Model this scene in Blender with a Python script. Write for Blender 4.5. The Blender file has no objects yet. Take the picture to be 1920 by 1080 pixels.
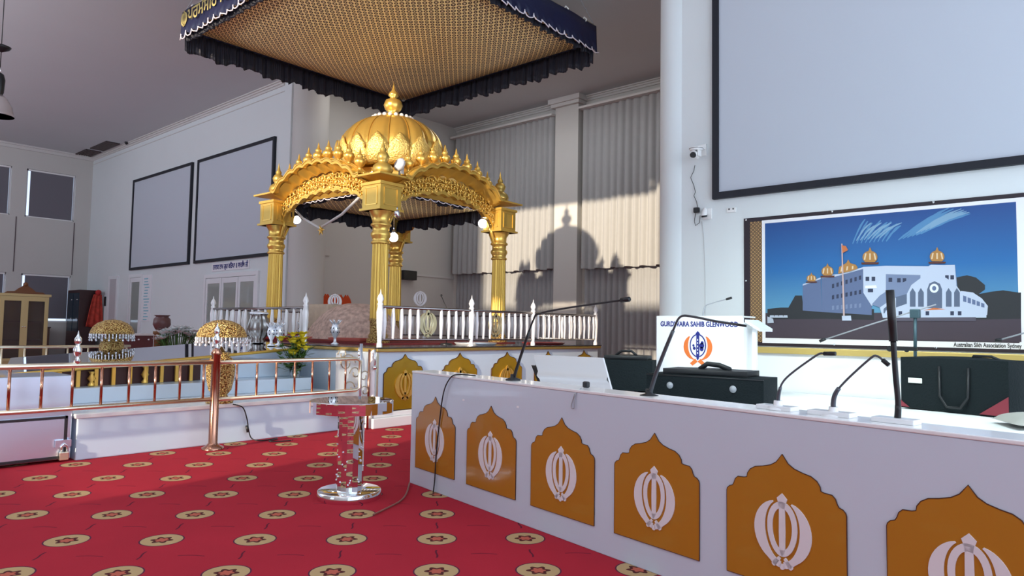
import bpy, math, random
from math import sin, cos, pi, radians, sqrt, exp
from mathutils import Vector, Matrix
random.seed(7)
S = bpy.context.scene
COL = S.collection

# ------------------------------------------------------------------ camera
CAMH = 1.2
FPX = 1325.6
YAW, PIT, ROL = .71875, .05768, .01632
def _rot():
    cy, sy = cos(YAW), sin(YAW)
    R0 = Matrix(((cy, sy, 0), (0, 0, -1), (-sy, cy, 0)))
    cp, sp = cos(PIT), sin(PIT)
    Rp = Matrix(((1, 0, 0), (0, cp, sp), (0, -sp, cp)))
    cr, sr = cos(ROL), sin(ROL)
    Rr = Matrix(((cr, -sr, 0), (sr, cr, 0), (0, 0, 1)))
    return Rr @ Rp @ R0
RC = _rot()
cam_data = bpy.data.cameras.new('camera')
cam_data.sensor_width = 36
cam_data.lens = FPX / 1920 * 36
cam_data.clip_start = .05
cam_data.clip_end = 300
cam = bpy.data.objects.new('camera', cam_data)
COL.objects.link(cam)
rt, dn, fw = RC[0], RC[1], RC[2]
M = Matrix(((rt[0], -dn[0], -fw[0], 0), (rt[1], -dn[1], -fw[1], 0), (rt[2], -dn[2], -fw[2], CAMH), (0, 0, 0, 1)))
cam.matrix_world = M
S.camera = cam

# ------------------------------------------------------------------ world, sun, lamps, exposure
S.view_settings.view_transform = 'Standard'
S.view_settings.look = 'None'
S.view_settings.gamma = 1
S.view_settings.use_curve_mapping = False
S.view_settings.exposure = 0.0
W = bpy.data.worlds.new('World')
S.world = W
W.use_nodes = True
bg = W.node_tree.nodes['Background']
bg.inputs[0].default_value = (.68, .80, 1.0, 1)
bg.inputs[1].default_value = 1.5
sun_d = bpy.data.lights.new('sun', 'SUN')
sun_d.energy = 6.0
sun_d.angle = radians(1.0)
sun_d.color = (1, .83, .62)
sun = bpy.data.objects.new('sun', sun_d)
COL.objects.link(sun)
SUN_DIR = Vector((-.9, 6.08, -1.07)).normalized()
sun.rotation_euler = SUN_DIR.to_track_quat('-Z', 'Y').to_euler()
def area(name, loc, sx, sy, power, color=(1, .95, .88), direction=(0, 0, -1), spread=180):
    d = bpy.data.lights.new(name, 'AREA')
    d.shape = 'RECTANGLE'; d.size = sx; d.size_y = sy; d.energy = power; d.color = color; d.spread = radians(spread)
    o = bpy.data.objects.new(name, d); COL.objects.link(o); o.location = loc
    o.rotation_euler = Vector(direction).to_track_quat('-Z', 'Y').to_euler()
    return o
# added unseen area lights, fill shining down from the south bay
for lx in (-21, -13, -5, 1):
    area('overhead_fill', (lx, -1.0, 8.3), 3.0, .6, 30)
# unseen area lights pointing up, added to brighten the ceiling
for lx in (-22, -15, -8, -1):
    area('upward_fill', (lx, -1.5, 4.4), 3.0, .5, 190, (.93, .95, 1.0), (0, .15, 1))
# added bluish fill from the south, area lights standing before the wall
area('south_fill', (-17, -3.8, 3.6), 13, 5, 430, (.66, .80, 1.0), (0.05, 1, -.05))
area('south_fill', (-2.5, -3.8, 3.6), 6, 4.6, 6, (.80, .88, 1.0), (-.1, 1, -.1))
# fill lights added above the musicians' platform and in the recess, without fixtures
area('stage_fill', (-2.2, 4.3, 4.3), 3.6, .4, 44, (.84, 1.0, .97), (0, .84, -1), 66)
area('recess_fill', (-9.5, 11.2, 6.7), 5.0, 1.2, 62, (.98, .98, 1.0), (0, .12, -1))
area('recess_fill', (-12.5, 9.6, 6.7), 1.2, .8, 16, (1, .97, .95), (-.2, .1, -1))
# added area light, strengthens the sky light from the open east end
area('east_fill', (3.8, 4.0, 3.4), 9, 4.5, 250, (.76, .87, 1.0), (-1, .15, .05))

# ------------------------------------------------------------------ picture rays -> real planes
def ray(x, y):
    v = Vector(((x - 960) / FPX, (y - 540) / FPX, 1))
    return RC.transposed() @ v
O = Vector((0, 0, CAMH))
def onZ(x, y, z=0.0):
    d = ray(x, y); return O + d * ((z - CAMH) / d.z)
def onX(x, y, X):
    d = ray(x, y); return O + d * (X / d.x)
def onY(x, y, Y):
    d = ray(x, y); return O + d * (Y / d.y)
def onP(x, y, P, n):
    d = ray(x, y); P = Vector(P); n = Vector(n); return O + d * (n.dot(P - O) / n.dot(d))

# ------------------------------------------------------------------ materials
def mat(name, col, rough=.5, metal=0.0, emit=None, es=1.0, spec=.5, bump=0, bscale=30, trans=0, ior=1.45, alpha=1, coat=0, noise=0, nscale=5, sheen=0):
    m = bpy.data.materials.new(name); m.use_nodes = True
    nt = m.node_tree; b = nt.nodes['Principled BSDF']
    b.inputs['Base Color'].default_value = (*col, 1)
    b.inputs['Roughness'].default_value = rough
    b.inputs['Metallic'].default_value = metal
    b.inputs['Specular IOR Level'].default_value = spec
    b.inputs['Transmission Weight'].default_value = trans
    b.inputs['IOR'].default_value = ior
    b.inputs['Alpha'].default_value = alpha
    b.inputs['Coat Weight'].default_value = coat
    if sheen: b.inputs['Sheen Weight'].default_value = sheen
    if emit:
        b.inputs['Emission Color'].default_value = (*emit, 1)
        b.inputs['Emission Strength'].default_value = es
    tc = nt.nodes.new('ShaderNodeTexCoord')
    if bump:
        n = nt.nodes.new('ShaderNodeTexNoise'); n.inputs['Scale'].default_value = bscale; n.inputs['Detail'].default_value = 4
        nt.links.new(tc.outputs['Object'], n.inputs['Vector'])
        bp = nt.nodes.new('ShaderNodeBump'); bp.inputs['Strength'].default_value = bump; bp.inputs['Distance'].default_value = .02
        nt.links.new(n.outputs['Fac'], bp.inputs['Height']); nt.links.new(bp.outputs['Normal'], b.inputs['Normal'])
    if noise:
        n = nt.nodes.new('ShaderNodeTexNoise'); n.inputs['Scale'].default_value = nscale; n.inputs['Detail'].default_value = 3
        nt.links.new(tc.outputs['Object'], n.inputs['Vector'])
        mx = nt.nodes.new('ShaderNodeMix'); mx.data_type = 'RGBA'
        mx.inputs['A'].default_value = (*[c * (1 - noise) for c in col], 1)
        mx.inputs['B'].default_value = (*[min(1, c * (1 + noise)) for c in col], 1)
        nt.links.new(n.outputs['Fac'], mx.inputs['Factor']); nt.links.new(mx.outputs['Result'], b.inputs['Base Color'])
    return m
WALL = mat('wall_paint', (.60, .59, .56), .75, noise=.02, nscale=1.5)
WALLW = mat('wall_paint_white', (.74, .79, .80), .7, noise=.02, nscale=1.5)
CEILM = mat('ceiling_paint', (.55, .58, .60), .85, noise=.03, nscale=.7)
CORN = mat('cornice_paint', (.64, .63, .61), .6)
WHITE = mat('white_gloss', (.86, .87, .88), .25, coat=.3)
WHITEM = mat('white_matt', (.85, .85, .84), .6)
TRIMW = mat('white_frame', (.82, .84, .86), .4)
SCREEN = mat('screen_fabric', (.56, .61, .68), .8)
BLACKF = mat('black_velvet_frame', (.010, .012, .02), .55)
BLACK = mat('black_plastic', (.012, .013, .015), .4)
BAGM = mat('black_nylon', (.009, .014, .016), .85, spec=.2, bump=.3, bscale=60)
BAGT = mat('black_nylon_trim', (.01, .012, .014), .5)
BLIND = mat('grey_blind', (.17, .165, .19), .9)
GLASSW = mat('window_glass', (.9, .95, 1), .02, trans=1, ior=1.02)
CURT = mat('grey_curtain', (.38, .385, .385), .85, sheen=.3, noise=.05, nscale=8)
CURTL = mat('grey_curtain_lower', (.33, .34, .35), .85, sheen=.3, noise=.05, nscale=8)
GOLD = mat('gold_paint', (.74, .48, .10), .34, .55, noise=.07, nscale=4)
GOLDL = mat('gold_leaf_bright', (.95, .62, .15), .28, .75, noise=.08, nscale=7)
GOLDD = mat('gold_groove', (.42, .23, .04), .4, .5)
GOLDB = mat('gold_embossed', (.88, .58, .15), .3, .75, bump=1.0, bscale=45)
def _emboss(m):
    nt = m.node_tree; b = nt.nodes['Principled BSDF']; tc = [n for n in nt.nodes if n.type == 'TEX_COORD'][0]
    v = nt.nodes.new('ShaderNodeTexVoronoi'); v.inputs['Scale'].default_value = 62; nt.links.new(tc.outputs['Object'], v.inputs['Vector'])
    cr = nt.nodes.new('ShaderNodeValToRGB'); cr.color_ramp.elements[0].color = (.95, .70, .26, 1); cr.color_ramp.elements[0].position = .25; cr.color_ramp.elements[1].color = (.26, .11, .03, 1); cr.color_ramp.elements[1].position = .75
    nt.links.new(v.outputs['Distance'], cr.inputs[0]); nt.links.new(cr.outputs[0], b.inputs['Base Color'])
    bp = [n for n in nt.nodes if n.type == 'BUMP'][0]; iv = nt.nodes.new('ShaderNodeMath'); iv.operation = 'SUBTRACT'; iv.inputs[0].default_value = 1; nt.links.new(v.outputs['Distance'], iv.inputs[1]); nt.links.new(iv.outputs[0], bp.inputs['Height'])
_emboss(GOLDB)
BRASS = mat('brass_polished', (.92, .86, .68), .30, 1.0)
COPPER = mat('rose_brass', (.50, .25, .17), .15, 1.0)
STEEL = mat('stainless_steel', (.74, .84, 1.0), .30, 1.0, bump=.06, bscale=3)
CHROME = mat('chrome', (.85, .87, .9), .05, 1.0)
MIRROR = mat('mirror_glass', (.88, .90, .92), .015, 1.0)
SILVER = mat('silver_ornament', (.86, .91, .98), .25, .55)
MARBLE = mat('white_marble', (.64, .76, .88), .22, noise=.04, nscale=2)
ORANGE = mat('amber_panel', (.45, .19, .018), .16, coat=.4)
OCHRE = mat('gold_panel', (.46, .27, .012), .22, .35, coat=.3)
EDGE = mat('dark_brown_edge', (.07, .02, .01), .4)
LILAC = mat('counter_laminate', (.60, .68, .78), .22, coat=.3)
NAVY = mat('navy_satin', (.007, .010, .045), .45)
NAVYF = mat('navy_frill_lining', (.010, .010, .020), .6)
PIPING = mat('white_piping', (.80, .74, .80), .45)
GOLDTXT = mat('gold_thread', (.62, .50, .18), .5, .3)
BULB = mat('lit_globe', (1, 1, 1), .5, emit=(1, .98, .95), es=14)
DARKWOOD = mat('dark_wood', (.045, .018, .018), .35, noise=.3, nscale=6)
BROWN = mat('brown_wood', (.10, .05, .04), .45, noise=.2, nscale=6)
RED = mat('red_cloth', (.50, .03, .03), .8)
ORCL = mat('saffron_cloth', (.62, .07, .012), .85)
CREAM = mat('cream_cloth', (.62, .50, .38), .85, noise=.15, nscale=20)
PINKCL = mat('pink_brocade', (.72, .42, .35), .8, noise=.75, nscale=16, bump=.5, bscale=30)
SHEET = mat('white_sheet', (.86, .90, .90), .75, bump=.15, bscale=6)
GREEN = mat('leaf_green', (.07, .16, .03), .6)
YELLOW = mat('yellow_petal', (.75, .62, .03), .6)
WPETAL = mat('white_petal', (.92, .94, .94), .6)
ETCH = mat('etched_glass', (.78, .77, .74), .35, alpha=.45)
CLEAR = mat('clear_glass', (1, 1, 1), .02, trans=1, ior=1.45)
PAPER = mat('paper_white', (.85, .85, .88), .6)
BLUEP = mat('print_blue', (.012, .02, .20), .6)
ORNP = mat('print_orange', (.75, .17, .03), .6)
TURQ = mat('print_turquoise', (.25, .55, .65), .6)
GREYS = mat('grey_satin', (.35, .37, .4), .4)
TEALM = mat('clamp_teal_grey', (.06, .11, .13), .4, .4)
BEAD = mat('white_bead', (.9, .88, .84), .15)
CORD = mat('brown_cord', (.25, .10, .08), .5)

def carpet():
    m = bpy.data.materials.new('red_carpet'); m.use_nodes = True
    nt = m.node_tree; N = nt.nodes; L = nt.links; b = N['Principled BSDF']
    b.inputs['Roughness'].default_value = .95; b.inputs['Specular IOR Level'].default_value = .15
    tc = N.new('ShaderNodeTexCoord'); sp = N.new('ShaderNodeSeparateXYZ'); L.new(tc.outputs['Object'], sp.inputs[0])
    def mth(op, a, c=None, d=None):
        n = N.new('ShaderNodeMath'); n.operation = op
        for i, v in enumerate((a, c, d)):
            if v is None: continue
            if isinstance(v, (int, float)): n.inputs[i].default_value = v
            else: L.new(v, n.inputs[i])
        return n.outputs[0]
    ax, ay, bx, by = -.395, .368, .356, .359
    det = ax * by - ay * bx
    X = mth('SUBTRACT', sp.outputs[0], -4.43); Y = mth('SUBTRACT', sp.outputs[1], 1.385)
    u = mth('DIVIDE', mth('SUBTRACT', mth('MULTIPLY', X, by), mth('MULTIPLY', Y, bx)), det)
    v = mth('DIVIDE', mth('SUBTRACT', mth('MULTIPLY', Y, ax), mth('MULTIPLY', X, ay)), det)
    fu = mth('SUBTRACT', mth('FRACT', mth('ADD', u, .5)), .5); fv = mth('SUBTRACT', mth('FRACT', mth('ADD', v, .5)), .5)
    lx = mth('ADD', mth('MULTIPLY', fu, ax), mth('MULTIPLY', fv, bx)); ly = mth('ADD', mth('MULTIPLY', fu, ay), mth('MULTIPLY', fv, by))
    r = mth('SQRT', mth('ADD', mth('MULTIPLY', lx, lx), mth('MULTIPLY', ly, ly)))
    ang = mth('ARCTAN2', ly, lx)
    pet = mth('MULTIPLY', mth('SINE', mth('MULTIPLY', ang, 6)), .010)
    def lt(a, c): return mth('LESS_THAN', a, c)
    outer = lt(r, .108); rim = lt(r, .116); dark = lt(mth('ADD', r, pet), .052); core = lt(mth('ADD', r, mth('MULTIPLY', pet, .6)), .032)
    # stems between medallions along the a direction, leaf strokes at the cell middle
    stem = mth('MULTIPLY', lt(mth('ABSOLUTE', mth('ADD', fv, mth('MULTIPLY', mth('SINE', mth('MULTIPLY', fu, 25)), .008))), .010), mth('GREATER_THAN', mth('ABSOLUTE', fu), .38))
    gu = mth('SUBTRACT', mth('FRACT', u), .5); gv = mth('SUBTRACT', mth('FRACT', v), .5)
    gx = mth('ADD', mth('MULTIPLY', gu, ax), mth('MULTIPLY', gv, bx)); gy = mth('ADD', mth('MULTIPLY', gu, ay), mth('MULTIPLY', gv, by))
    p1 = mth('ADD', mth('MULTIPLY', gx, .753), mth('MULTIPLY', gy, .658)); p2 = mth('ADD', mth('MULTIPLY', gx, -.658), mth('MULTIPLY', gy, .753))
    leaf = mth('MULTIPLY', lt(mth('ABSOLUTE', p1), .07), lt(mth('ABSOLUTE', mth('ADD', p2, mth('MULTIPLY', mth('MULTIPLY', p1, p1), 2))), .006))
    nz = N.new('ShaderNodeTexNoise'); nz.inputs['Scale'].default_value = 2.2; nz.inputs['Detail'].default_value = 5; L.new(tc.outputs['Object'], nz.inputs[0])
    base = N.new('ShaderNodeMix'); base.data_type = 'RGBA'; base.inputs['A'].default_value = (.36, .018, .034, 1); base.inputs['B'].default_value = (.47, .022, .042, 1)
    L.new(nz.outputs['Fac'], base.inputs['Factor'])
    cur = base.outputs['Result']
    for fac, c in ((leaf, (.22, .012, .03)), (stem, (.12, .012, .03)), (rim, (.10, .02, .05)), (outer, (.50, .34, .17)), (dark, (.09, .02, .02)), (core, (.50, .12, .08))):
        mx = N.new('ShaderNodeMix'); mx.data_type = 'RGBA'; L.new(fac, mx.inputs['Factor']); L.new(cur, mx.inputs['A']); mx.inputs['B'].default_value = (*c, 1)
        cur = mx.outputs['Result']
    L.new(cur, b.inputs['Base Color'])
    n2 = N.new('ShaderNodeTexNoise'); n2.inputs['Scale'].default_value = 260; L.new(tc.outputs['Object'], n2.inputs[0])
    bp = N.new('ShaderNodeBump'); bp.inputs['Strength'].default_value = .25; bp.inputs['Distance'].default_value = .004; L.new(n2.outputs['Fac'], bp.inputs['Height']); L.new(bp.outputs['Normal'], b.inputs['Normal'])
    return m
CARPET = carpet()

def brocade(name, period, c0, c1, c2, ax2=1):
    """gold woven net of small rings on dark ground"""
    m = bpy.data.materials.new(name); m.use_nodes = True
    nt = m.node_tree; N = nt.nodes; L = nt.links; b = N['Principled BSDF']
    b.inputs['Roughness'].default_value = .5; b.inputs['Metallic'].default_value = 0
    tc = N.new('ShaderNodeTexCoord'); sp = N.new('ShaderNodeSeparateXYZ'); L.new(tc.outputs['Object'], sp.inputs[0])
    def mth(op, a, c=None):
        n = N.new('ShaderNodeMath'); n.operation = op
        for i, v in enumerate((a, c)):
            if v is None: continue
            if isinstance(v, (int, float)): n.inputs[i].default_value = v
            else: L.new(v, n.inputs[i])
        return n.outputs[0]
    def cell(axo, off):
        return mth('SUBTRACT', mth('FRACT', mth('ADD', mth('DIVIDE', axo, period), off)), .5)
    def dist(off):
        x = cell(sp.outputs[0], off); y = cell(sp.outputs[ax2], off)
        return mth('SQRT', mth('ADD', mth('MULTIPLY', x, x), mth('MULTIPLY', y, y)))
    d1, d2 = dist(0), dist(.5)
    ring = mth('MULTIPLY', mth('GREATER_THAN', d1, .14), mth('LESS_THAN', d1, .315))
    ring2 = mth('MULTIPLY', mth('GREATER_THAN', d2, .10), mth('LESS_THAN', d2, .265))
    dark = mth('MAXIMUM', ring, ring2)
    dot = mth('LESS_THAN', d1, .09)
    cur = None
    mx = N.new('ShaderNodeMix'); mx.data_type = 'RGBA'; L.new(dark, mx.inputs['Factor']); mx.inputs['A'].default_value = (*c0, 1); mx.inputs['B'].default_value = (*c1, 1)
    m2 = N.new('ShaderNodeMix'); m2.data_type = 'RGBA'; L.new(dot, m2.inputs['Factor']); L.new(mx.outputs['Result'], m2.inputs['A']); m2.inputs['B'].default_value = (*c2, 1)
    L.new(m2.outputs['Result'], b.inputs['Base Color'])
    return m
BROC = brocade('gold_brocade', .112, (.98, .80, .40), (.06, .026, .014), (.80, .66, .45))
LATT = brocade('lattice_print', .05, (.02, .012, .012), (.42, .25, .10), (.02, .012, .012))

# ------------------------------------------------------------------ mesh builder
class MB:
    def __init__(self): self.v = []; self.f = []; self.m = []; self.s = []
    def add(self, vs, fs, m=0, smooth=False):
        o = len(self.v); self.v += [tuple(p) for p in vs]
        for f in fs: self.f.append([o + i for i in f]); self.m.append(m); self.s.append(smooth)
        return self
    def box(self, c, s, rz=0.0, m=0, X=None):
        hx, hy, hz = s[0] / 2, s[1] / 2, s[2] / 2
        P = [Vector((x, y, z)) for x in (-hx, hx) for y in (-hy, hy) for z in (-hz, hz)]
        T = Matrix.Translation(c) @ Matrix.Rotation(rz, 4, 'Z')
        if X is not None: T = X @ T
        P = [T @ p for p in P]
        self.add(P, [(0, 1, 3, 2), (4, 6, 7, 5), (0, 4, 5, 1), (2, 3, 7, 6), (0, 2, 6, 4), (1, 5, 7, 3)], m); return self
    def bb(self, x0, x1, y0, y1, z0, z1, m=0):
        return self.box(((x0 + x1) / 2, (y0 + y1) / 2, (z0 + z1) / 2), (abs(x1 - x0), abs(y1 - y0), abs(z1 - z0)), m=m)
    def lathe(self, prof, c=(0, 0, 0), seg=24, m=0, X=None, flute=0, nfl=0, cap=True):
        vs = []; n = len(prof); c = Vector(c)
        for k in range(seg):
            a = 2 * pi * k / seg
            for (r, z) in prof:
                rr = r * (1 - flute * (.5 + .5 * cos(nfl * a))) if flute else r
                p = Vector((rr * cos(a), rr * sin(a), z)) + c
                vs.append(X @ p if X is not None else p)
        fs = []
        for k in range(seg):
            k2 = (k + 1) % seg
            for i in range(n - 1): fs.append((k * n + i, k2 * n + i, k2 * n + i + 1, k * n + i + 1))
        self.add(vs, fs, m, True)
        if cap:
            for i in (0, n - 1):
                if prof[i][0] > 1e-4:
                    ring = [vs[k * n + i] for k in range(seg)]
                    if i == 0: ring = ring[::-1]
                    self.add(ring, [list(range(seg))], m)
        return self
    def tube(self, pts, r, seg=8, m=0, closed=False, taper=None):
        pts = [Vector(p) for p in pts]; n = len(pts); vs = []
        up = Vector((0, 0, 1)); prev = None
        for i, p in enumerate(pts):
            if closed: t = pts[(i + 1) % n] - pts[i - 1]
            else: t = pts[min(i + 1, n - 1)] - pts[max(i - 1, 0)]
            if t.length < 1e-9: t = Vector((0, 0, 1))
            t.normalize()
            if prev is None:
                a = t.cross(up)
                if a.length < .05: a = t.cross(Vector((1, 0, 0)))
            else: a = prev - t * prev.dot(t)
            a.normalize(); prev = a; bb = t.cross(a)
            rr = r if taper is None else r * (1 + (taper - 1) * i / (n - 1))
            for k in range(seg):
                g = 2 * pi * k / seg; vs.append(p + a * cos(g) * rr + bb * sin(g) * rr)
        fs = []
        for i in range(n if closed else n - 1):
            j = (i + 1) % n
            for k in range(seg): fs.append((i * seg + k, i * seg + (k + 1) % seg, j * seg + (k + 1) % seg, j * seg + k))
        if not closed: fs += [list(range(seg))[::-1], [(n - 1) * seg + k for k in range(seg)]]
        self.add(vs, fs, m, True); return self
    def prism(self, poly, T, d, m=0, mside=None):
        """poly 2-D (x,y) -> T maps (x,y,0..d)"""
        n = len(poly)
        a = [T @ Vector((x, y, 0)) for x, y in poly]; b = [T @ Vector((x, y, d)) for x, y in poly]
        self.add(a + b, [list(range(n))[::-1], [n + i for i in range(n)]], m)
        self.add(a + b, [(i, (i + 1) % n, n + (i + 1) % n, n + i) for i in range(n)], m if mside is None else mside)
        return self
    def grid(self, fn, nu, nv, m=0, smooth=True):
        vs = [fn(i / nu, j / nv) for j in range(nv + 1) for i in range(nu + 1)]
        fs = [(j * (nu + 1) + i, j * (nu + 1) + i + 1, (j + 1) * (nu + 1) + i + 1, (j + 1) * (nu + 1) + i) for j in range(nv) for i in range(nu)]
        return self.add(vs, fs, m, smooth)
    def ball(self, c, r, seg=12, m=0, sz=1.0):
        k = max(4, seg // 2)
        return self.lathe([(max(1e-5, r * sin(pi * i / k)), -r * sz * cos(pi * i / k)) for i in range(k + 1)], c, seg, m, cap=False)
    def build(self, name, mats, parent=None, world=False, thick=0, bevel=0, fix=False):
        me = bpy.data.meshes.new(name)
        vs = self.v
        if parent is not None and world:
            inv = parent.matrix_world.inverted(); vs = [tuple(inv @ Vector(p)) for p in vs]
        me.from_pydata(vs, [], self.f)
        if not isinstance(mats, (list, tuple)): mats = [mats]
        for x in mats: me.materials.append(x)
        me.polygons.foreach_set('material_index', self.m)
        me.polygons.foreach_set('use_smooth', self.s)
        me.update()
        if fix:
            import bmesh
            bm = bmesh.new(); bm.from_mesh(me); bmesh.ops.recalc_face_normals(bm, faces=bm.faces); bm.to_mesh(me); bm.free()
        o = bpy.data.objects.new(name, me); COL.objects.link(o)
        if parent is not None: o.parent = parent
        if thick:
            md = o.modifiers.new('solid', 'SOLIDIFY'); md.thickness = thick; md.offset = 0
        if bevel:
            md = o.modifiers.new('bev', 'BEVEL'); md.width = bevel; md.segments = 2; md.limit_method = 'ANGLE'; md.angle_limit = radians(50)
        return o
def tag(o, label, cat, group=None, kind=None):
    o['label'] = label; o['category'] = cat
    if group: o['group'] = group
    if kind: o['kind'] = kind
    return o
def struct(o): o['kind'] = 'structure'; return o
def thing(name, label, cat, loc=(0, 0, 0), rz=0.0, group=None):
    o = bpy.data.objects.new(name, None); COL.objects.link(o)
    o.location = loc; o.rotation_euler = (0, 0, rz); o.empty_display_size = .1
    o.matrix_basis = Matrix.Translation(loc) @ Matrix.Rotation(rz, 4, 'Z')
    bpy.context.view_layer.update()
    return tag(o, label, cat, group)
def dup(root, loc=None, rz=None, label=None):
    r = root.copy(); COL.objects.link(r)
    if loc is not None: r.location = loc
    if rz is not None: r.rotation_euler = (0, 0, rz)
    if label: r['label'] = label
    for ch in list(root.children):
        c = ch.copy(); COL.objects.link(c); c.parent = r
        for g in ch.children:
            d = g.copy(); COL.objects.link(d); d.parent = c
    return r
def text(s, size, T, m, name, parent=None, world=True, ext=.001, bold=0.0, align='CENTER', width=None, collect=None):
    cu = bpy.data.curves.new('tmp_text', 'FONT'); cu.body = s; cu.size = size; cu.extrude = ext; cu.offset = bold; cu.align_x = align; cu.align_y = 'CENTER'; cu.resolution_u = 3
    ob = bpy.data.objects.new('tmp_text', cu); COL.objects.link(ob)
    dg = bpy.context.evaluated_depsgraph_get()
    me = bpy.data.meshes.new_from_object(ob.evaluated_get(dg)); bpy.data.objects.remove(ob); bpy.data.curves.remove(cu)
    vs = [v.co.copy() for v in me.vertices]; fs = [list(p.vertices) for p in me.polygons]; bpy.data.meshes.remove(me)
    if not vs: return None
    if width:
        x0 = min(v.x for v in vs); x1 = max(v.x for v in vs); k = width / (x1 - x0)
        for v in vs: v.x *= k
    mb = collect if collect is not None else MB()
    mi = m if collect is not None else 0
    mb.add([T @ v for v in vs], fs, mi)
    if collect is not None: return None
    return mb.build(name, m, parent, world=(parent is not None and world))
def smooth(pts, n=7):
    pts = [Vector(p) for p in pts]; out = []
    for i in range(len(pts) - 1):
        p0 = pts[max(0, i - 1)]; p1 = pts[i]; p2 = pts[i + 1]; p3 = pts[min(len(pts) - 1, i + 2)]
        for k in range(n):
            s = k / n; out.append(.5 * ((2 * p1) + (p2 - p0) * s + (2 * p0 - 5 * p1 + 4 * p2 - p3) * s * s + (3 * p1 - p0 - 3 * p2 + p3) * s ** 3))
    return out + [pts[-1]]
def frame(origin, ex, ey, ez=None):
    ex = Vector(ex).normalized(); ey = Vector(ey).normalized()
    ez = Vector(ez) if ez is not None else ex.cross(ey)
    T = Matrix.Identity(4)
    for i, v in enumerate((ex, ey, ez)):
        for k in range(3): T[k][i] = v[k]
    for k in range(3): T[k][3] = origin[k]
    return T

# ------------------------------------------------------------------ room shell
YF, YC, XW, XJ, XP, HC = 8.5, 13.7, -26.5, -14.15, -4.8, 6.8
YS = -4.0
struct(MB().bb(XW - .2, 4, YS - .2, YC + .2, -.1, 0).build('floor', CARPET))
HS = 8.4   # unseen southern bay, raised to let the sun reach the upper curtains
cl_ = MB().bb(XW - .2, 4, .2, YC + .2, HC, HC + .15).bb(XW - .2, 4, YS - .2, .35, HS, HS + .15).bb(XW - .2, 4, .2, .35, HC + .15, HS)
struct(cl_.build('ceiling', CEILM))
# west window wall with openings
cols = [(1.3, 2.7), (3.0, 4.45), (4.75, 6.2), (6.6, 8.0)]
rows = [(1.17, 2.71), (4.53, 6.08)]
wb = MB()
ys = [YS] + [v for c_ in cols for v in c_] + [YF]
for i in range(0, len(ys) - 1):
    y0, y1 = ys[i], ys[i + 1]
    if i % 2 == 0: wb.bb(XW - .2, XW, y0, y1, 0, HC)
    else:
        wb.bb(XW - .2, XW, y0, y1, 0, rows[0][0]); wb.bb(XW - .2, XW, y0, y1, rows[0][1], rows[1][0]); wb.bb(XW - .2, XW, y0, y1, rows[1][1], HC)
wb.bb(XW - .2, XW, YS, .35, HC, HS)
struct(wb.build('wall_left', WALL))
# panel joints on the west wall
j = MB()
for y in (6.38, 8.02): j.bb(XW, XW + .012, y - .012, y + .012, 2.75, 4.5)
struct(j.build('trim_1', mat('joint_dark', (.12, .09, .10), .8)))
wi = 1
for (y0, y1) in cols:
    for (z0, z1) in rows:
        fr = MB()
        for a in ((y0, y0 + .05, z0, z1), (y1 - .05, y1, z0, z1), (y0, y1, z0, z0 + .05), (y0, y1, z1 - .05, z1)):
            fr.bb(XW - .14, XW - .06, *a)
        w = struct(fr.build('window_%d' % wi, TRIMW)); wi += 1
        MB().bb(XW - .11, XW - .10, y0 + .05, y1 - .05, z0 + .05, z1 - .05).build('pane', GLASSW, w)
        bl = MB().bb(XW - .035, XW - .025, y0 + .11, y1 - .07, z0 + (.02 if z0 > 4 else .12), z1 - .05)
        bl.build('roller_blind', BLIND, w)
        MB().bb(XW - .05, XW - .005, y0 + .05, y1 - .03, z1 - .06, z1 - .01).build('blind_rail', WHITEM, w)
        MB().bb(XW - .05, XW - .005, y0 + .04, y1 - .03, z0, z0 + .03).build('window_sill', WHITEM, w)
# front wall (long wall with the projector screens); doors stand in front of it as frames
struct(MB().bb(XW, XJ, YF, YF + .2, 0, HC).build('wall_front', WALLW))
struct(MB().bb(XJ - .2, XJ, YF + .2, YC, 0, HC).build('wall_recess', WALL))
# rounded corner pier at the end of the front wall
struct(MB().lathe([(.40, 0), (.40, HC)], (XJ + .22, YF + .38, 0), 40).build('trim_2', WALL))
struct(MB().bb(XJ, XP, YC, YC + .2, 0, HC).build('wall_back', WALL))
struct(MB().bb(XP, XP + .2, YF + .2, YC, 0, HC).build('wall_return', WALLW))
struct(MB().bb(XP + .25, 4, YF, YF + .2, 0, HC).build('wall_right', WALLW))
struct(MB().lathe([(.25, 0), (.25, HC)], (XP + .19, YF + .20, 0), 40).build('trim_3', WALLW))
# south wall, unseen behind the camera, its openings shaped to place the sun patches
sw = MB()
UX0, UX1, UZ0, UZ1 = -10.3, -4.9, 4.85, 8.2
LX0, LX1, LZ0, LZ1 = -6.15, -4.4, 1.0, 3.9
xs = sorted([XW, UX0, UX1, LX0, LX1, 4])
for x0, x1 in zip(xs[:-1], xs[1:]):
    xm = (x0 + x1) / 2; z = 0
    if LX0 < xm < LX1: sw.bb(x0, x1, YS - .2, YS, 0, LZ0); z = LZ1
    if UX0 < xm < UX1: sw.bb(x0, x1, YS - .2, YS, z, UZ0); z = UZ1
    sw.bb(x0, x1, YS - .2, YS, z, HS)
struct(sw.build('wall_south', WALL))
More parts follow.
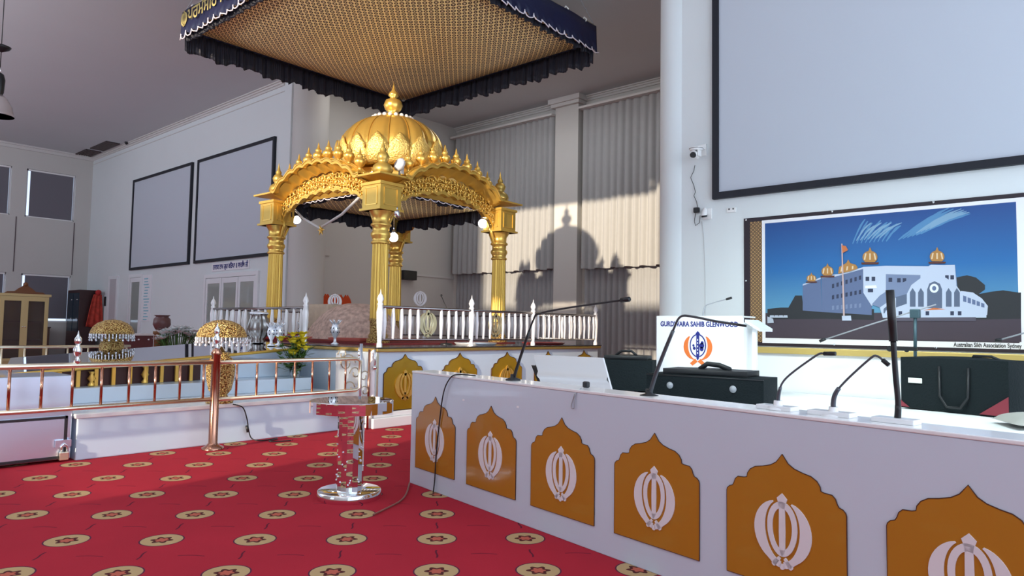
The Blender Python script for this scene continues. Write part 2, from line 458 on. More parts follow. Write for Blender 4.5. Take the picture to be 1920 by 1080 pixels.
# cornices
co = MB()
def cornice_x(x0, x1, y, z, s=1):
    co.bb(x0, x1, y - .10, y, z - .03, z); co.bb(x0, x1, y - .06, y, z - .07, z - .03); co.bb(x0, x1, y - .03, y, z - .12, z - .07); co.bb(x0, x1, y - .015, y, z - .26, z - .245)
cornice_x(XW, XJ - .3, YF, HC); 
struct(co.build('trim_4', CORN)); co = MB()
cornice_x(XJ, -10.5, YC, HC + .0); cornice_x(-9.75, XP, YC, HC)
co.bb(-10.6, -9.66, YC - .36, YC, HC - .12, HC); co.bb(-10.55, -9.71, YC - .31, YC, HC - .2, HC - .12)
struct(co.build('trim_5', CORN))
co = MB(); co.bb(XW, XW + .14, YS, YF, HC - .05, HC); co.bb(XW, XW + .07, YS, YF, HC - .14, HC - .05)
struct(co.build('trim_6', CORN))
struct(MB().bb(-10.47, -9.78, YC - .22, YC, 0, HC - .12).build('trim_7', WALL))   # pilaster between the curtains
# dado line on the recess wall
struct(MB().bb(XJ, XJ + .02, 12.2, YC, 2.55, 2.6).build('trim_8', CORN))

# curtains ----------------------------------------------------------
def curtain(name, label, x0, x1, y, ztop, zbot, m, npl, amp, seed):
    rnd = random.Random(seed); ph = [rnd.uniform(-.5, .5) for _ in range(int(npl) + 3)]; am = [rnd.uniform(.6, 1.2) for _ in range(int(npl) + 3)]
    def fn(u, v):
        k = u * npl; i = int(k)
        a = am[i] * (1 - (k - i)) + am[i + 1] * (k - i)
        w = (.55 + .45 * v); sharp = abs(sin(pi * k + ph[0] * .3 * v)) ** (.8)
        return (x0 + (x1 - x0) * u + .02 * sin(k * 2.1) * v, y - amp * a * w * sharp, ztop + (zbot - ztop) * v + .012 * sin(k * 3.1) * v)
    o = MB().grid(fn, int(npl * 9), 14).build(name, m)
    tag(o, label, 'curtain'); return o
curtain('curtain', 'long pleated grey upper curtain left of the wall pilaster', -14.0, -10.52, YC - .16, 6.42, 2.66, CURT, 19, .13, 1)
curtain('curtain', 'long pleated grey upper curtain right of the wall pilaster', -9.68, -4.95, YC - .16, 6.42, 2.62, CURT, 24, .13, 2)
curtain('curtain', 'darker grey lower curtain under the left upper curtain', -14.0, -10.52, YC - .03, 2.74, .02, CURTL, 24, .09, 3)
curtain('curtain', 'darker grey lower curtain under the right upper curtain', -9.68, -4.95, YC - .03, 2.74, .02, CURTL, 30, .09, 4)

for lb_, xa, xb in (('slim white curtain rail above the left curtain', -14.05, -10.5), ('slim white curtain rail above the right curtain', -9.7, -4.9)):
    tag(MB().bb(xa, xb, YC - .34, YC, 6.42, 6.47).build('curtain_rail', CORN), lb_, 'curtain rail', 'curtain rails of the recess')
# projector screens ---------------------------------------------------
def pscreen(label, x0, x1, z0, z1, bw=.075):
    t = thing('projector_screen', label, 'projector screen', ((x0 + x1) / 2, YF, z0))
    f = MB(); y0, y1 = YF - .06, YF
    f.bb(x0, x1, y0, y1, z0, z0 + bw); f.bb(x0, x1, y0, y1, z1 - bw, z1); f.bb(x0, x0 + bw, y0, y1, z0 + bw, z1 - bw); f.bb(x1 - bw, x1, y0, y1, z0 + bw, z1 - bw)
    f.build('border_frame', BLACKF, t, True)
    MB().bb(x0 + bw, x1 - bw, YF - .035, YF - .005, z0 + bw, z1 - bw).build('screen_fabric', SCREEN, t, True)
pscreen('blank projector screen on the far left of the front wall', -22.85, -18.88, 2.78, 5.54)
pscreen('blank projector screen above the glazed doors', -18.57, -14.72, 2.78, 5.54)
pscreen('large near projector screen above the building banner', -4.0, .35, 2.90, 5.95, .085)

# doors ---------------------------------------------------------------
def door_frame(n, x0, x1, z1, pan, glass=True):
    f = MB(); y0, y1 = YF - .05, YF
    f.bb(x0 - .1, x0, y0, y1, 0, z1 + .1); f.bb(x1, x1 + .1, y0, y1, 0, z1 + .1); f.bb(x0, x1, y0, y1, z1, z1 + .1)
    d = struct(f.build('door_%d' % n, TRIMW))
    w = (x1 - x0) / pan
    for i in range(pan):
        a = x0 + i * w; g = MB(); s = .10
        g.bb(a + .01, a + s, y0 + .01, y1, .02, z1 - .01); g.bb(a + w - s, a + w - .01, y0 + .01, y1, .02, z1 - .01)
        g.bb(a + s, a + w - s, y0 + .01, y1, .02, .25); g.bb(a + s, a + w - s, y0 + .01, y1, z1 - .14, z1 - .01)
        lf = g.build('door_leaf', TRIMW, d)
        MB().bb(a + s, a + w - s, y0 + .025, y0 + .03, .25, z1 - .14).build('door_glass', mat('door_glass', (.34, .37, .34), .08, .0, coat=.6), lf)
    return d
d1 = door_frame(1, -17.85, -15.35, 2.36, 3)
d2 = door_frame(2, -22.75, -21.95, 2.55, 1)
d3 = MB(); d3.bb(-24.5, -24.4, YF - .04, YF, 0, 2.66); d3.bb(-23.85, -23.75, YF - .04, YF, 0, 2.66); d3.bb(-24.4, -23.85, YF - .04, YF, 2.56, 2.66)
d3 = struct(d3.build('door_3', TRIMW)); MB().bb(-24.4, -23.85, YF - .025, YF, 0, 2.56).build('door_leaf', mat('door_grey', (.55, .53, .55), .5), d3)
# name plate over the doors
t = thing('door_sign', 'small white sign with dark lettering over the glazed doors', 'sign', (-16.65, YF, 2.66))
MB().bb(-17.6, -15.72, YF - .02, YF, 2.53, 2.74).build('plate', PAPER, t, True)
text('ਨਾਨਕ ਨਾਮ ਗੁਰ ਕਿਰਪਾ ॥ ਸਾਹਿਬ ਜੀ', .17, frame((-16.65, YF - .024, 2.63), (1, 0, 0), (0, 0, 1)), BLUEP, 'lettering', t, bold=.004, width=1.75)
# notice banner beside the second door
t = thing('wall_banner', 'narrow white wall banner with turquoise lettering beside the far door', 'banner', (-21.5, YF, 1.2))
MB().bb(-21.85, -21.25, YF - .02, YF, 1.25, 2.6).build('banner_sheet', PAPER, t, True)
lt_ = MB()
rr = random.Random(4)
for i in range(15):
    z = 2.5 - i * .085; lt_.bb(-21.78 + rr.uniform(0, .1), -21.40 + rr.uniform(-.1, .05), YF - .024, YF - .02, z - .03, z)
lt_.build('lettering_lines', TURQ, t, True)
# small switches
def plate(label, c, s, nm='wall_socket', dots=2, m=WHITEM, yface=True):
    t = thing(nm, label, 'wall plate', c)
    MB().box((0, -.008, 0), (s[0], .016, s[1])).build('face_plate', m, t, bevel=.003)
    for i in range(dots): MB().box(((i - (dots - 1) / 2) * s[0] * .45, -.019, .2 * s[1]), (s[0] * .12, .006, s[1] * .3)).build('switch', BLACK, t)
    return t
plate('white double socket under the large screen corner', (onY(1372, 394, YF).x, YF, onY(1372, 394, YF).z), (.12, .06))

# ceiling vents and pendant ---------------------------------------------
def vent(label, x0, x1, y0, y1):
    t = thing('ceiling_vent', label, 'air vent', ((x0 + x1) / 2, (y0 + y1) / 2, HC - .02), group=None)
    f = MB(); z0, z1 = HC - .03, HC
    f.bb(x0, x1, y0, y0 + .03, z0, z1); f.bb(x0, x1, y1 - .03, y1, z0, z1); f.bb(x0, x0 + .03, y0, y1, z0, z1); f.bb(x1 - .03, x1, y0, y1, z0, z1)
    VM = mat('vent_dark', (.06, .045, .045), .6)
    f.build('frame', VM, t, True)
    s = MB(); n = 6
    for i in range(n):
        y = y0 + .05 + i * (y1 - y0 - .1) / (n - 1); s.bb(x0 + .03, x1 - .03, y - .02, y + .02, z0 + .006, z1)
    s.build('louvre', mat('vent_louvre', (.09, .065, .06), .6), t, True)
vent('dark ceiling vent nearest the window wall corner', -26.4, -25.35, 7.9, 8.35)
vent('dark ceiling vent second from the window wall', -25.1, -23.7, 7.93, 8.33)
o = onZ(237, 266, HC)
tag(MB().lathe([(.05, 0), (.05, -.05), (.01, -.09)], (o.x, o.y, HC), 12).build('smoke_detector', BLACK), 'tiny dark detector on the ceiling beside the vents', 'detector')
# pendant high bay lamp at the left frame edge
pp = onX(3, 219, -12.0)
t = thing('pendant_lamp', 'grey glass bell pendant lamp hanging at the left edge', 'pendant lamp', (pp.x, pp.y - .05, pp.z))
hb = .36
MB().lathe([(.20, 0), (.205, .015), (.19, .04), (.17, .14), (.11, .25), (.05, .31), (.0501, .30), (.105, .24), (.165, .13), (.185, .03), (.20, 0)], (0, 0, 0), 32).build('bell_shade', mat('bell_glass', (.42, .36, .36), .15, coat=.5), t)
MB().lathe([(.045, .30), (.06, .34), (.07, .52), (.05, .60), (.02, .62)], (0, 0, 0), 20).build('ballast_housing', BLACK, t)
MB().tube([(0, 0, .60), (.03, 0, .66), (0, 0, .70), (-.03, 0, .66), (0, 0, .60)], .008).build('hook', CHROME, t)
MB().tube([(0, 0, .68), (0, 0, HC - pp.z)], .006).build('hanging_chain', BLACK, t)
MB().lathe([(.01, .92), (.10, .97), (.12, 1.0), (.02, 1.04)], (0, 0, 0), 20).build('canopy_cup', BLACK, t)

# ------------------------------------------------------------------ khanda emblem polygons
def khanda():
    P = []
    P.append([(0, .5), (.075, .43), (.05, .36), (.042, .30), (.046, 0), (.04, -.26), (0, -.33), (-.04, -.26), (-.046, 0), (-.042, .30), (-.05, .36), (-.075, .43)])
    n = 36
    def tear(t, rx, ry, cy): # oval tapering downward
        y = cy + ry * cos(t); k = 1 - .14 * (1 - cos(t)) / 2
        return (rx * sin(t) * k, y)
    for i in range(n):
        a, b = 2 * pi * i / n, 2 * pi * (i + 1) / n
        P.append([tear(a, .235, .36, .03), tear(b, .235, .36, .03), tear(b, .155, .275, .03), tear(a, .155, .275, .03)][::-1])
    for s in (1, -1):
        m = 22
        ins, outs = [], []
        for i in range(m + 1):
            q = i / m; t = radians(28) + q * radians(148)
            x, y = tear(t, .275, .405, .01)
            w = .165 * sin(pi * min(1, q * .95 + .03)) ** .75
            if q > .8: w = w + (q - .8) * .55
            dx, dy = sin(t), .62 * cos(t)
            ins.append((s * x, y)); outs.append((s * (x + dx * w), y + dy * w))
        for i in range(m):
            P.append([ins[i], ins[i + 1], outs[i + 1], outs[i]] if s < 0 else [outs[i], outs[i + 1], ins[i + 1], ins[i]])
        P.append([(s * .02, -.36), (s * .05, -.33), (s * .15, -.43), (s * .10, -.47)])
    for cx, cy, r in ((0, -.46, .04), (.12, -.44, .035), (-.12, -.44, .035)):
        P.append([(cx + r * cos(2 * pi * k / 10), cy + r * sin(2 * pi * k / 10)) for k in range(10)])
    return P
KH = khanda()
def add_khanda(mb, T, h, d, m=0):
    for p in KH: mb.prism([(x * h, y * h) for x, y in p], T, d, m)
ARCH = [(0, 1.0), (.05, .935), (.10, .905), (.17, .885), (.235, .872), (.28, .845), (.305, .81), (.31, .78), (.335, .772), (.395, .768), (.42, .745), (.432, .712), (.445, .690), (.475, .680), (.495, .66), (.5, .64), (.5, 0)]
def arch_poly(w, h):
    r = [(x * w, y * h) for x, y in ARCH]
    return [(-x, y) for x, y in r[::-1]] + r[1:]

# ------------------------------------------------------------------ foreground counter
A0 = Vector((-4.227, 3.667, 0)); AG = radians(-11.5)
cdir = Vector((cos(AG), sin(AG), 0)); cn = Vector((sin(AG), -cos(AG), 0))   # cn faces the camera
t = thing('front_counter', 'long white counter front with amber arch panels and emblems', 'counter', A0, AG)
CL = 5.0
MB().bb(0, CL, 0, .05, .0, .845).build('front_board', LILAC, t, bevel=.004)
MB().bb(0, CL, -.004, .20, .845, .862).build('top_ledge', WHITE, t, bevel=.004)
MB().bb(0, .03, .05, .20, 0, .845).build('end_board', LILAC, t)
for k in range(7):
    s = .362 + .702 * k
    T = frame((s, -.004, .135), (1, 0, 0), (0, 0, 1), (0, -1, 0))
    a = MB(); a.prism(arch_poly(.55, .555), frame((s, 0, .135), (1, 0, 0), (0, 0, 1), (0, -1, 0)), .005, 0, 1)
    ol = [(x, y) for x, y in arch_poly(.55, .555)]
    a.tube([(s + x, -.004, .135 + y) for x, y in ol], .0022, 5, 1, closed=True)
    p = a.build('arch_panel', [ORANGE, EDGE], t)
    e = MB(); add_khanda(e, frame((s, -.005, .135 + .235), (1, 0, 0), (0, 0, 1), (0, -1, 0)), .315, .004)
    e.build('khanda_emblem', mat('emblem_white', (.78, .75, .78), .4), p)

# ------------------------------------------------------------------ musicians' stage
SZ = .53
t = thing('stage_platform', 'low white stage platform behind the long counter', 'platform', (-2, 6, 0))
fy = lambda x: A0.y + (x - A0.x) * math.tan(AG) + .26
MB().prism([(-4.5, fy(-4.5)), (3.6, fy(3.6)), (3.6, 8.22), (-4.5, 8.22)], Matrix.Translation((0, 0, 0)), SZ - .02).build('platform_body', WHITE, t, True)
st = MB()
def shf(u, v):
    x = -4.5 + 8.0 * u; y = 3.95 + 4.28 * v
    # stay behind the counter line
    lim = A0.y + (x - A0.x) * math.tan(AG) + .24
    y = lim + (8.22 - lim) * v
    return (x, y, SZ + .008 * sin(x * 3 + y * 2) * sin(y * 4.2) * min(1, v * 5))
st.grid(shf, 60, 40)
o = st.build('stage_sheet', SHEET); tag(o, 'rumpled white sheet spread over the stage platform', 'sheet')
md = o.modifiers.new('s', 'SOLIDIFY'); md.thickness = .012; md.offset = -1
t = thing('back_panel', 'white low backing wall with gold capping under the banner', 'low wall', (-1, 8.25, 0))
MB().bb(-3.62, 3.6, 8.26, 8.44, 0, .965).build('backing_board', WHITE, t, True)
MB().bb(-3.62, 3.6, 8.22, 8.46, .965, 1.035).build('gold_capping', mat('gold_capping', (.62, .45, .14), .35, .3), t, True, bevel=.005)

# ------------------------------------------------------------------ building banner
P2 = lambda zx, zy: onY(1380 + zx * .28125, 360 + zy * .28125, YF - .02)
bt = thing('building_banner', 'wide framed banner photograph of a white domed temple building', 'banner', (-2.2, YF, 1.05))
MB().bb(-3.60, -.42, YF - .012, YF, 1.045, 2.62).build('black_backing', mat('banner_black', (.02, .012, .02), .5), bt, True)
MB().bb(-3.52, -3.37, YF - .014, YF - .012, 1.09, 2.57).build('lattice_strip', brocade('lattice_strip_print', .045, (.40, .24, .10), (.02, .012, .01), (.30, .18, .08), 2), bt, True)
MB().bb(-3.37, -.74, YF - .016, YF - .012, 1.08, 2.575).build('white_border', PAPER, bt, True)
def sky_print():
    m = bpy.data.materials.new('printed_sky'); m.use_nodes = True; nt = m.node_tree; b = nt.nodes['Principled BSDF']; b.inputs['Roughness'].default_value = .35
    tc = nt.nodes.new('ShaderNodeTexCoord'); sp = nt.nodes.new('ShaderNodeSeparateXYZ'); nt.links.new(tc.outputs['Object'], sp.inputs[0])
    mr = nt.nodes.new('ShaderNodeMapRange'); mr.inputs[1].default_value = 0; mr.inputs[2].default_value = 1.5; nt.links.new(sp.outputs[2], mr.inputs[0])
    cr = nt.nodes.new('ShaderNodeValToRGB'); cr.color_ramp.elements[0].color = (.12, .32, .46, 1); cr.color_ramp.elements[1].color = (.005, .06, .25, 1); cr.color_ramp.elements[0].position = .22; cr.color_ramp.elements[1].position = 1
    e = cr.color_ramp.elements.new(.6); e.color = (.016, .14, .38, 1)
    nt.links.new(mr.outputs[0], cr.inputs[0]); nt.links.new(cr.outputs[0], b.inputs['Base Color']); return m
pic_m = [sky_print()]
def pm(c, r=.4):
    pic_m.append(mat('print_tone', c, r)); return len(pic_m) - 1
pic = MB()
layer = [YF - .018]
def poly(pts, mi):
    layer[0] -= .00012
    vs = []
    for zx, zy in pts:
        q = P2(zx, zy); vs.append((q.x, layer[0], q.z))
    # orientation so that the face looks to -Y
    ar = sum(vs[i][0] * vs[(i + 1) % len(vs)][2] - vs[(i + 1) % len(vs)][0] * vs[i][2] for i in range(len(vs)))
    if ar < 0: vs = vs[::-1]
    pic.add(vs, [list(range(len(vs)))], mi)
ground = pm((.045, .035, .045)); bw = pm((.50, .56, .68)); bsh = pm((.11, .15, .27)); bsh2 = pm((.18, .23, .36)); win = pm((.03, .04, .08)); dome = pm((.42, .20, .05)); domeh = pm((.70, .55, .35)); tree = pm((.025, .028, .032)); cloud = pm((.20, .36, .52)); cloud2 = pm((.08, .24, .46)); orf = pm((.55, .16, .05)); pole = pm((.55, .40, .38)); glassp = pm((.10, .13, .20)); car = pm((.45, .5, .58)); road = pm((.06, .045, .06))
x0, z0_, x1, z1_ = -3.33, 1.142, -.82, 2.535
pic.add([(x0, YF - .018, z0_), (x1, YF - .018, z0_), (x1, YF - .018, z1_), (x0, YF - .018, z1_)], [(0, 1, 2, 3)], 0)
pic.add([(x0, YF - .0181, z0_), (x1, YF - .0181, z0_), (x1, YF - .0181, z0_ + .30), (x0, YF - .0181, z0_ + .30)], [(0, 1, 2, 3)], road)
cr_ = random.Random(12)
def wisp(x0, y0, x1, y1, w, mi, n=10):
    up_, lo_ = [], []
    for i in range(n + 1):
        q = i / n; x = x0 + (x1 - x0) * q; y = y0 + (y1 - y0) * q - 14 * sin(q * pi); k = w * sin(pi * min(1, q * .9 + .06)) ** .8 * cr_.uniform(.55, 1.1)
        up_.append((x, y - k)); lo_.append((x + 4, y + k * .8))
    poly(up_ + lo_[::-1], mi)
for i in range(9): wisp(775 + i * 28, 345 - i * 2, 860 + i * 32 + cr_.uniform(-20, 20), 180 + i * 3 + (i % 3) * 10, 13, cloud2)
for i in range(7): wisp(800 + i * 26, 325 - i * 3, 900 + i * 34, 205 + (i % 2) * 15, 8, cloud)
for i in range(6): wisp(1080 + i * 30, 320 - i * 8, 1420 + i * 28, 105 + i * 8, 14, cloud2)
for i in range(4): wisp(1200 + i * 30, 275 - i * 10, 1500 + i * 18, 112 + i * 8, 9, cloud)
poly([(210, 780), (300, 770), (350, 770), (395, 690), (440, 690), (450, 780), (600, 780), (920, 780), (920, 860), (210, 860)], tree)
poly([(1470, 570), (1540, 555), (1600, 570), (1660, 620), (1660, 650), (1620, 680), (1900, 670), (1900, 850), (1500, 850)], tree)
poly([(1620, 680), (1700, 665), (1780, 655), (1897, 672), (1897, 860), (1640, 860)], tree)
poly([(212, 850), (600, 845), (980, 855), (1600, 850), (1900, 845), (1903, 1000), (212, 968)], road)
# left wing
poly([(445, 625), (565, 580), (575, 800), (445, 790)], bsh)
poly([(445, 625), (565, 580), (565, 570), (445, 615)], bw)
poly([(570, 570), (640, 560), (845, 505), (905, 680), (905, 820), (575, 800)], bsh)
poly([(570, 575), (660, 565), (850, 512), (850, 500), (700, 545), (570, 560)], bw)
for r_, (ya, yb) in enumerate(((615, 560), (690, 655), (760, 745))):
    for i in range(7):
        x = 640 + i * 30; y = ya + (yb - ya) * i / 6; poly([(x, y), (x + 15, y - 4), (x + 15, y + 24), (x, y + 27)], win if r_ == 0 else bsh2 if r_ == 2 else win)
poly([(848, 500), (1000, 492), (1000, 560), (1460, 560), (1460, 490), (1300, 485), (1220, 548), (1000, 548), (1000, 492), (848, 500)], bw)
poly([(848, 500), (1000, 492), (1050, 550), (1050, 660), (905, 760), (850, 672)], bw)
poly([(1000, 492), (1290, 495), (1230, 550), (1010, 548)], bw)
poly([(1000, 548), (1470, 560), (1475, 660), (1000, 660)], bsh2)
poly([(1230, 550), (1290, 490), (1460, 486), (1470, 620), (1230, 620)], bw)
for (x, y) in ((865, 565), (905, 565), (1018, 572), (1075, 575), (1112, 575), (1395, 555), (1430, 555)):
    poly([(x, y), (x + 24, y), (x + 24, y + 28), (x, y + 28)], win)
poly([(862, 625), (935, 622), (940, 640), (862, 642)], pm((.8, .85, .9)))
poly([(880, 645), (915, 645), (915, 668), (880, 668)], win)
# glazed entrance hall with barrel roof
poly([(905, 750), (960, 690), (1040, 640), (1140, 590), (1230, 585), (1150, 680), (1040, 730), (960, 770)], bsh2)
poly([(1140, 680), (1170, 620), (1230, 575), (1310, 560), (1400, 572), (1460, 610), (1510, 680), (1520, 840), (1140, 840)], bw)
poly([(1275, 780), (1275, 650), (1290, 610), (1325, 595), (1360, 612), (1375, 650), (1375, 780)], glassp)
for x in (1160, 1215, 1400, 1455):
    poly([(x, 765), (x, 670), (x + 18, 640), (x + 38, 670), (x + 38, 765)], glassp)
poly([(1322 + 30 * cos(a * pi / 10), 642 + 30 * sin(a * pi / 10)) for a in range(20)], pm((.75, .8, .85)))
poly([(1322 + 14 * cos(a * pi / 10), 642 + 16 * sin(a * pi / 10)) for a in range(20)], bsh)
poly([(960, 770), (1040, 715), (1140, 680), (1140, 790), (1000, 840), (980, 840)], bw)
poly([(985, 780), (1035, 735), (1035, 790), (985, 810)], glassp)
poly([(1068, 700), (1140, 680), (1140, 745), (1068, 770)], glassp)
poly([(1500, 660), (1580, 670), (1640, 710), (1680, 760), (1675, 820), (1510, 830)], bw)
for i in range(5): poly([(1515 + i * 30, 690 + i * 12), (1537 + i * 30, 697 + i * 12), (1537 + i * 30, 735 + i * 9), (1515 + i * 30, 730 + i * 9)], bsh)
poly([(1000, 790), (1240, 775), (1400, 775), (1670, 800), (1670, 838), (980, 840)], bw)
poly([(1250, 790), (1320, 772), (1400, 782), (1330, 786)], orf)
for x in (1085, 1265, 1430, 1480): poly([(x, 795), (x + 24, 795), (x + 24, 822), (x, 822)], win)
poly([(1000, 838), (1600, 835), (1600, 860), (1000, 860)], pm((.10, .09, .12)))
# domes
def pdome(cx, cy, w, h):
    pts = [(cx + w / 2 * (1.0 if abs(cos(a)) > .2 else 1) * cos(a), cy - h * .5 * sin(a)) for a in [radians(k) for k in range(-50, 231, 20)]]
    poly(pts, dome)
    poly([(cx - w * .12, cy - h * .45), (cx, cy - h * .8), (cx + w * .12, cy - h * .45)], dome)
    for k in (-.28, 0, .28): poly([(cx + w * k - w * .05, cy - h * .30), (cx + w * k + w * .05, cy - h * .30), (cx + w * k * 1.3 + w * .05, cy + h * .2), (cx + w * k * 1.3 - w * .05, cy + h * .2)], domeh)
    poly([(cx - w * .6, cy + h * .42), (cx + w * .6, cy + h * .40), (cx + w * .55, cy + h * .55), (cx - w * .55, cy + h * .57)], pm((.10, .03, .02)))
pdome(895, 435, 100, 85); pdome(1342, 432, 98, 82); pdome(612, 530, 80, 70); pdome(505, 577, 64, 50)
poly([(683, 545), (690, 500), (745, 470), (800, 485), (812, 500), (812, 512), (760, 530)], dome)
poly([(735, 480), (750, 450), (768, 482)], dome)
for k in range(3): poly([(705 + k * 35, 500 - k * 3), (715 + k * 35, 498 - k * 3), (708 + k * 38, 530 - k * 8), (698 + k * 38, 532 - k * 8)], domeh)
poly([(704, 345), (712, 345), (728, 830), (716, 830)], pole)
poly([(706, 355), (735, 362), (750, 388), (712, 408)], orf)
poly([(708, 826), (768, 824), (772, 857), (710, 857)], bw)
poly([(212, 830), (250, 845), (255, 872), (212, 875)], car)
for i in range(4): poly([(230 + i * 30, 822), (255 + i * 30, 822), (258 + i * 30, 838), (226 + i * 30, 838)], car)
mo = pic
o = mo.build('printed_photo', pic_m, bt, True)
bs = MB()
for zx, zy in ((66, 187), (640, 130), (1315, 68), (66, 592), (70, 1000), (655, 1018), (1332, 1040)):
    q = P2(zx, zy); bs.lathe([(.012, 0), (.014, .008), (.006, .014)], (0, 0, 0), 12, X=frame((q.x, YF - .012, q.z), (1, 0, 0), (0, 0, 1), (0, -1, 0)))
bs.build('fixing_screws', CHROME, bt, True)
q0, q1 = P2(1450, 1020), P2(1905, 1022)
text('Australian Sikh Association Sydney', .062, frame(((q0.x + q1.x) / 2, YF - .0178, 1.112), (1, 0, 0), (0, 0, 1)), BLACK, 'caption_lettering', bt, bold=.0012, width=(q1.x - q0.x))

# ------------------------------------------------------------------ cameras and cables on the wall beside the pier
def wp(x, y, dy=0.0): return onY(x, y, YF - dy)
q = wp(1306, 283, .15)
t = thing('ptz_camera', 'white pan tilt camera on a bracket high beside the large screen', 'camera', (q.x, YF, q.z))
c = Vector((0, -.16, 0))
MB().box((.02, -.01, .035), (.10, .02, .15)).build('wall_bracket', WHITEM, t, bevel=.003)
MB().bb(-.07, .06, -.22, -.01, .035, .045).build('bracket_shelf', WHITEM, t)
MB().lathe([(.085, .035), (.09, .03), (.09, .02), (.075, .0)], c, 28).build('base_drum', WHITEM, t)
MB().lathe([(.091, .026), (.091, .020)], c, 28).build('dark_band', BLACK, t)
MB().box((-.045, -.16, -.035), (.022, .08, .09)).box((.045, -.16, -.035), (.022, .08, .09)).build('yoke', WHITEM, t, bevel=.006)
MB().lathe([(.042, -.05), (.045, 0), (.042, .06)], (0, 0, 0), 24, X=frame((-.01, -.17, -.055), (1, 0, 0), (0, .2, 1), None) ).build('camera_head', WHITEM, t)
MB().lathe([(.036, 0), (.038, .05), (.030, .055)], (0, 0, 0), 24, X=frame((-.015, -.20, -.062), (.9, .3, 0), (0, 0, 1), (.25, -.95, -.15))).build('lens', BLACK, t)
cb = MB(); cb.tube([wp(x, y, .02) for x, y in ((1303, 310), (1301, 320), (1295, 333), (1301, 348), (1304, 360), (1301, 367), (1306, 378), (1308, 388))], .004)
t2 = thing('camera_cable', 'thin dark cable and plug adapter hanging below the white camera', 'cable', wp(1303, 390))
cb.build('cable', BLACK, t2, True)
q = wp(1306, 394, .03); MB().box(q, (.075, .05, .07)).build('plug_adapter', BLACK, t2, True, bevel=.01)
MB().tube([wp(x, y, .02) for x, y in ((1304, 400), (1302, 415), (1304, 423), (1311, 418), (1313, 404))], .004).build('cable_loop', BLACK, t2, True)
q = wp(1327, 400)
t = thing('bullet_camera', 'small white downward camera on a square wall plate', 'camera', q)
MB().bb(-.06, .06, -.014, 0, -.08, .06).build('mounting_plate', WHITEM, t, bevel=.004)
X = frame((-.02, -.05, .01), (1, 0, 0), (0, 1, .3), (.1, -.35, -1))
MB().lathe([(.012, -.06), (.03, -.03), (.034, 0), (.036, .04)], (0, 0, 0), 20, X=X).build('body', WHITEM, t)
MB().lathe([(.038, .04), (.038, .065), (.03, .066)], (0, 0, 0), 20, X=X).build('lens_ring', BLACK, t)
tag(MB().tube([wp(x, y, .006) for x, y in ((1316, 415), (1319, 440), (1321, 480), (1322, 530), (1322, 590), (1322, 640))], .0035, 6).build('white_cable', mat('cable_grey', (.55, .55, .55), .5)), 'thin pale cable running down the wall behind the lectern', 'cable')

# ------------------------------------------------------------------ palki (domed golden pavilion) on its podium
PX0, PX1, PY0, PY1, PZ = -11.2, -6.80, 5.33, 10.0, .953
t = thing('podium', 'raised white podium with gold arch panels under the golden pavilion', 'podium', (-9.3, 7.6, 0))
MB().bb(PX0, PX1, PY0, PY1, .18, .895).build('podium_body', MARBLE, t, True)
MB().bb(PX0, PX1 + .05, PY0 - .03, PY1 + .03, .895, PZ - .012).build('gold_trim', mat('gold_trim', (.48, .33, .10), .25, .6), t, True, bevel=.008)
MB().bb(PX0, PX1 + .06, PY0 - .04, PY1 + .04, PZ - .012, PZ).build('podium_top', mat('podium_dark_top', (.05, .045, .05), .15), t, True)
MB().bb(PX0, PX1 + .10, PY0 - .1, PY1 + .03, 0, .12).bb(PX0, PX1 + .06, PY0 - .06, PY1 + .02, .12, .18).build('base_plinth', WHITE, t, True, bevel=.01)
for k in range(5):
    y = 5.77 + .955 * k
    a = MB(); a.prism(arch_poly(.66, .68), frame((PX1, y, .185), (0, 1, 0), (0, 0, 1), (1, 0, 0)), .012, 0, 1)
    a.tube([(PX1 + .011, y + xx, .185 + yy) for xx, yy in arch_poly(.66, .68)], .005, 5, 1, closed=True)
    p = a.build('arch_panel', [OCHRE, EDGE], t, True)
    e = MB(); add_khanda(e, frame((PX1 + .012, y, .185 + .30), (0, 1, 0), (0, 0, 1), (1, 0, 0)), .38, .014)
    e.build('khanda_emblem', GOLDL, p, False) if False else None
    me = MB(); add_khanda(me, frame((PX1 + .012, y, .185 + .30), (0, 1, 0), (0, 0, 1), (1, 0, 0)), .38, .014)
    inv = t.matrix_world.inverted(); me.v = [tuple(inv @ Vector(q_)) for q_ in me.v]
    me.build('khanda_emblem', GOLDL, p)
# side strip on the corner
MB().bb(PX1, PX1 + .012, PY0 + .0, PY0 + .03, .2, .88).build('corner_strip', BRASS, t, True)

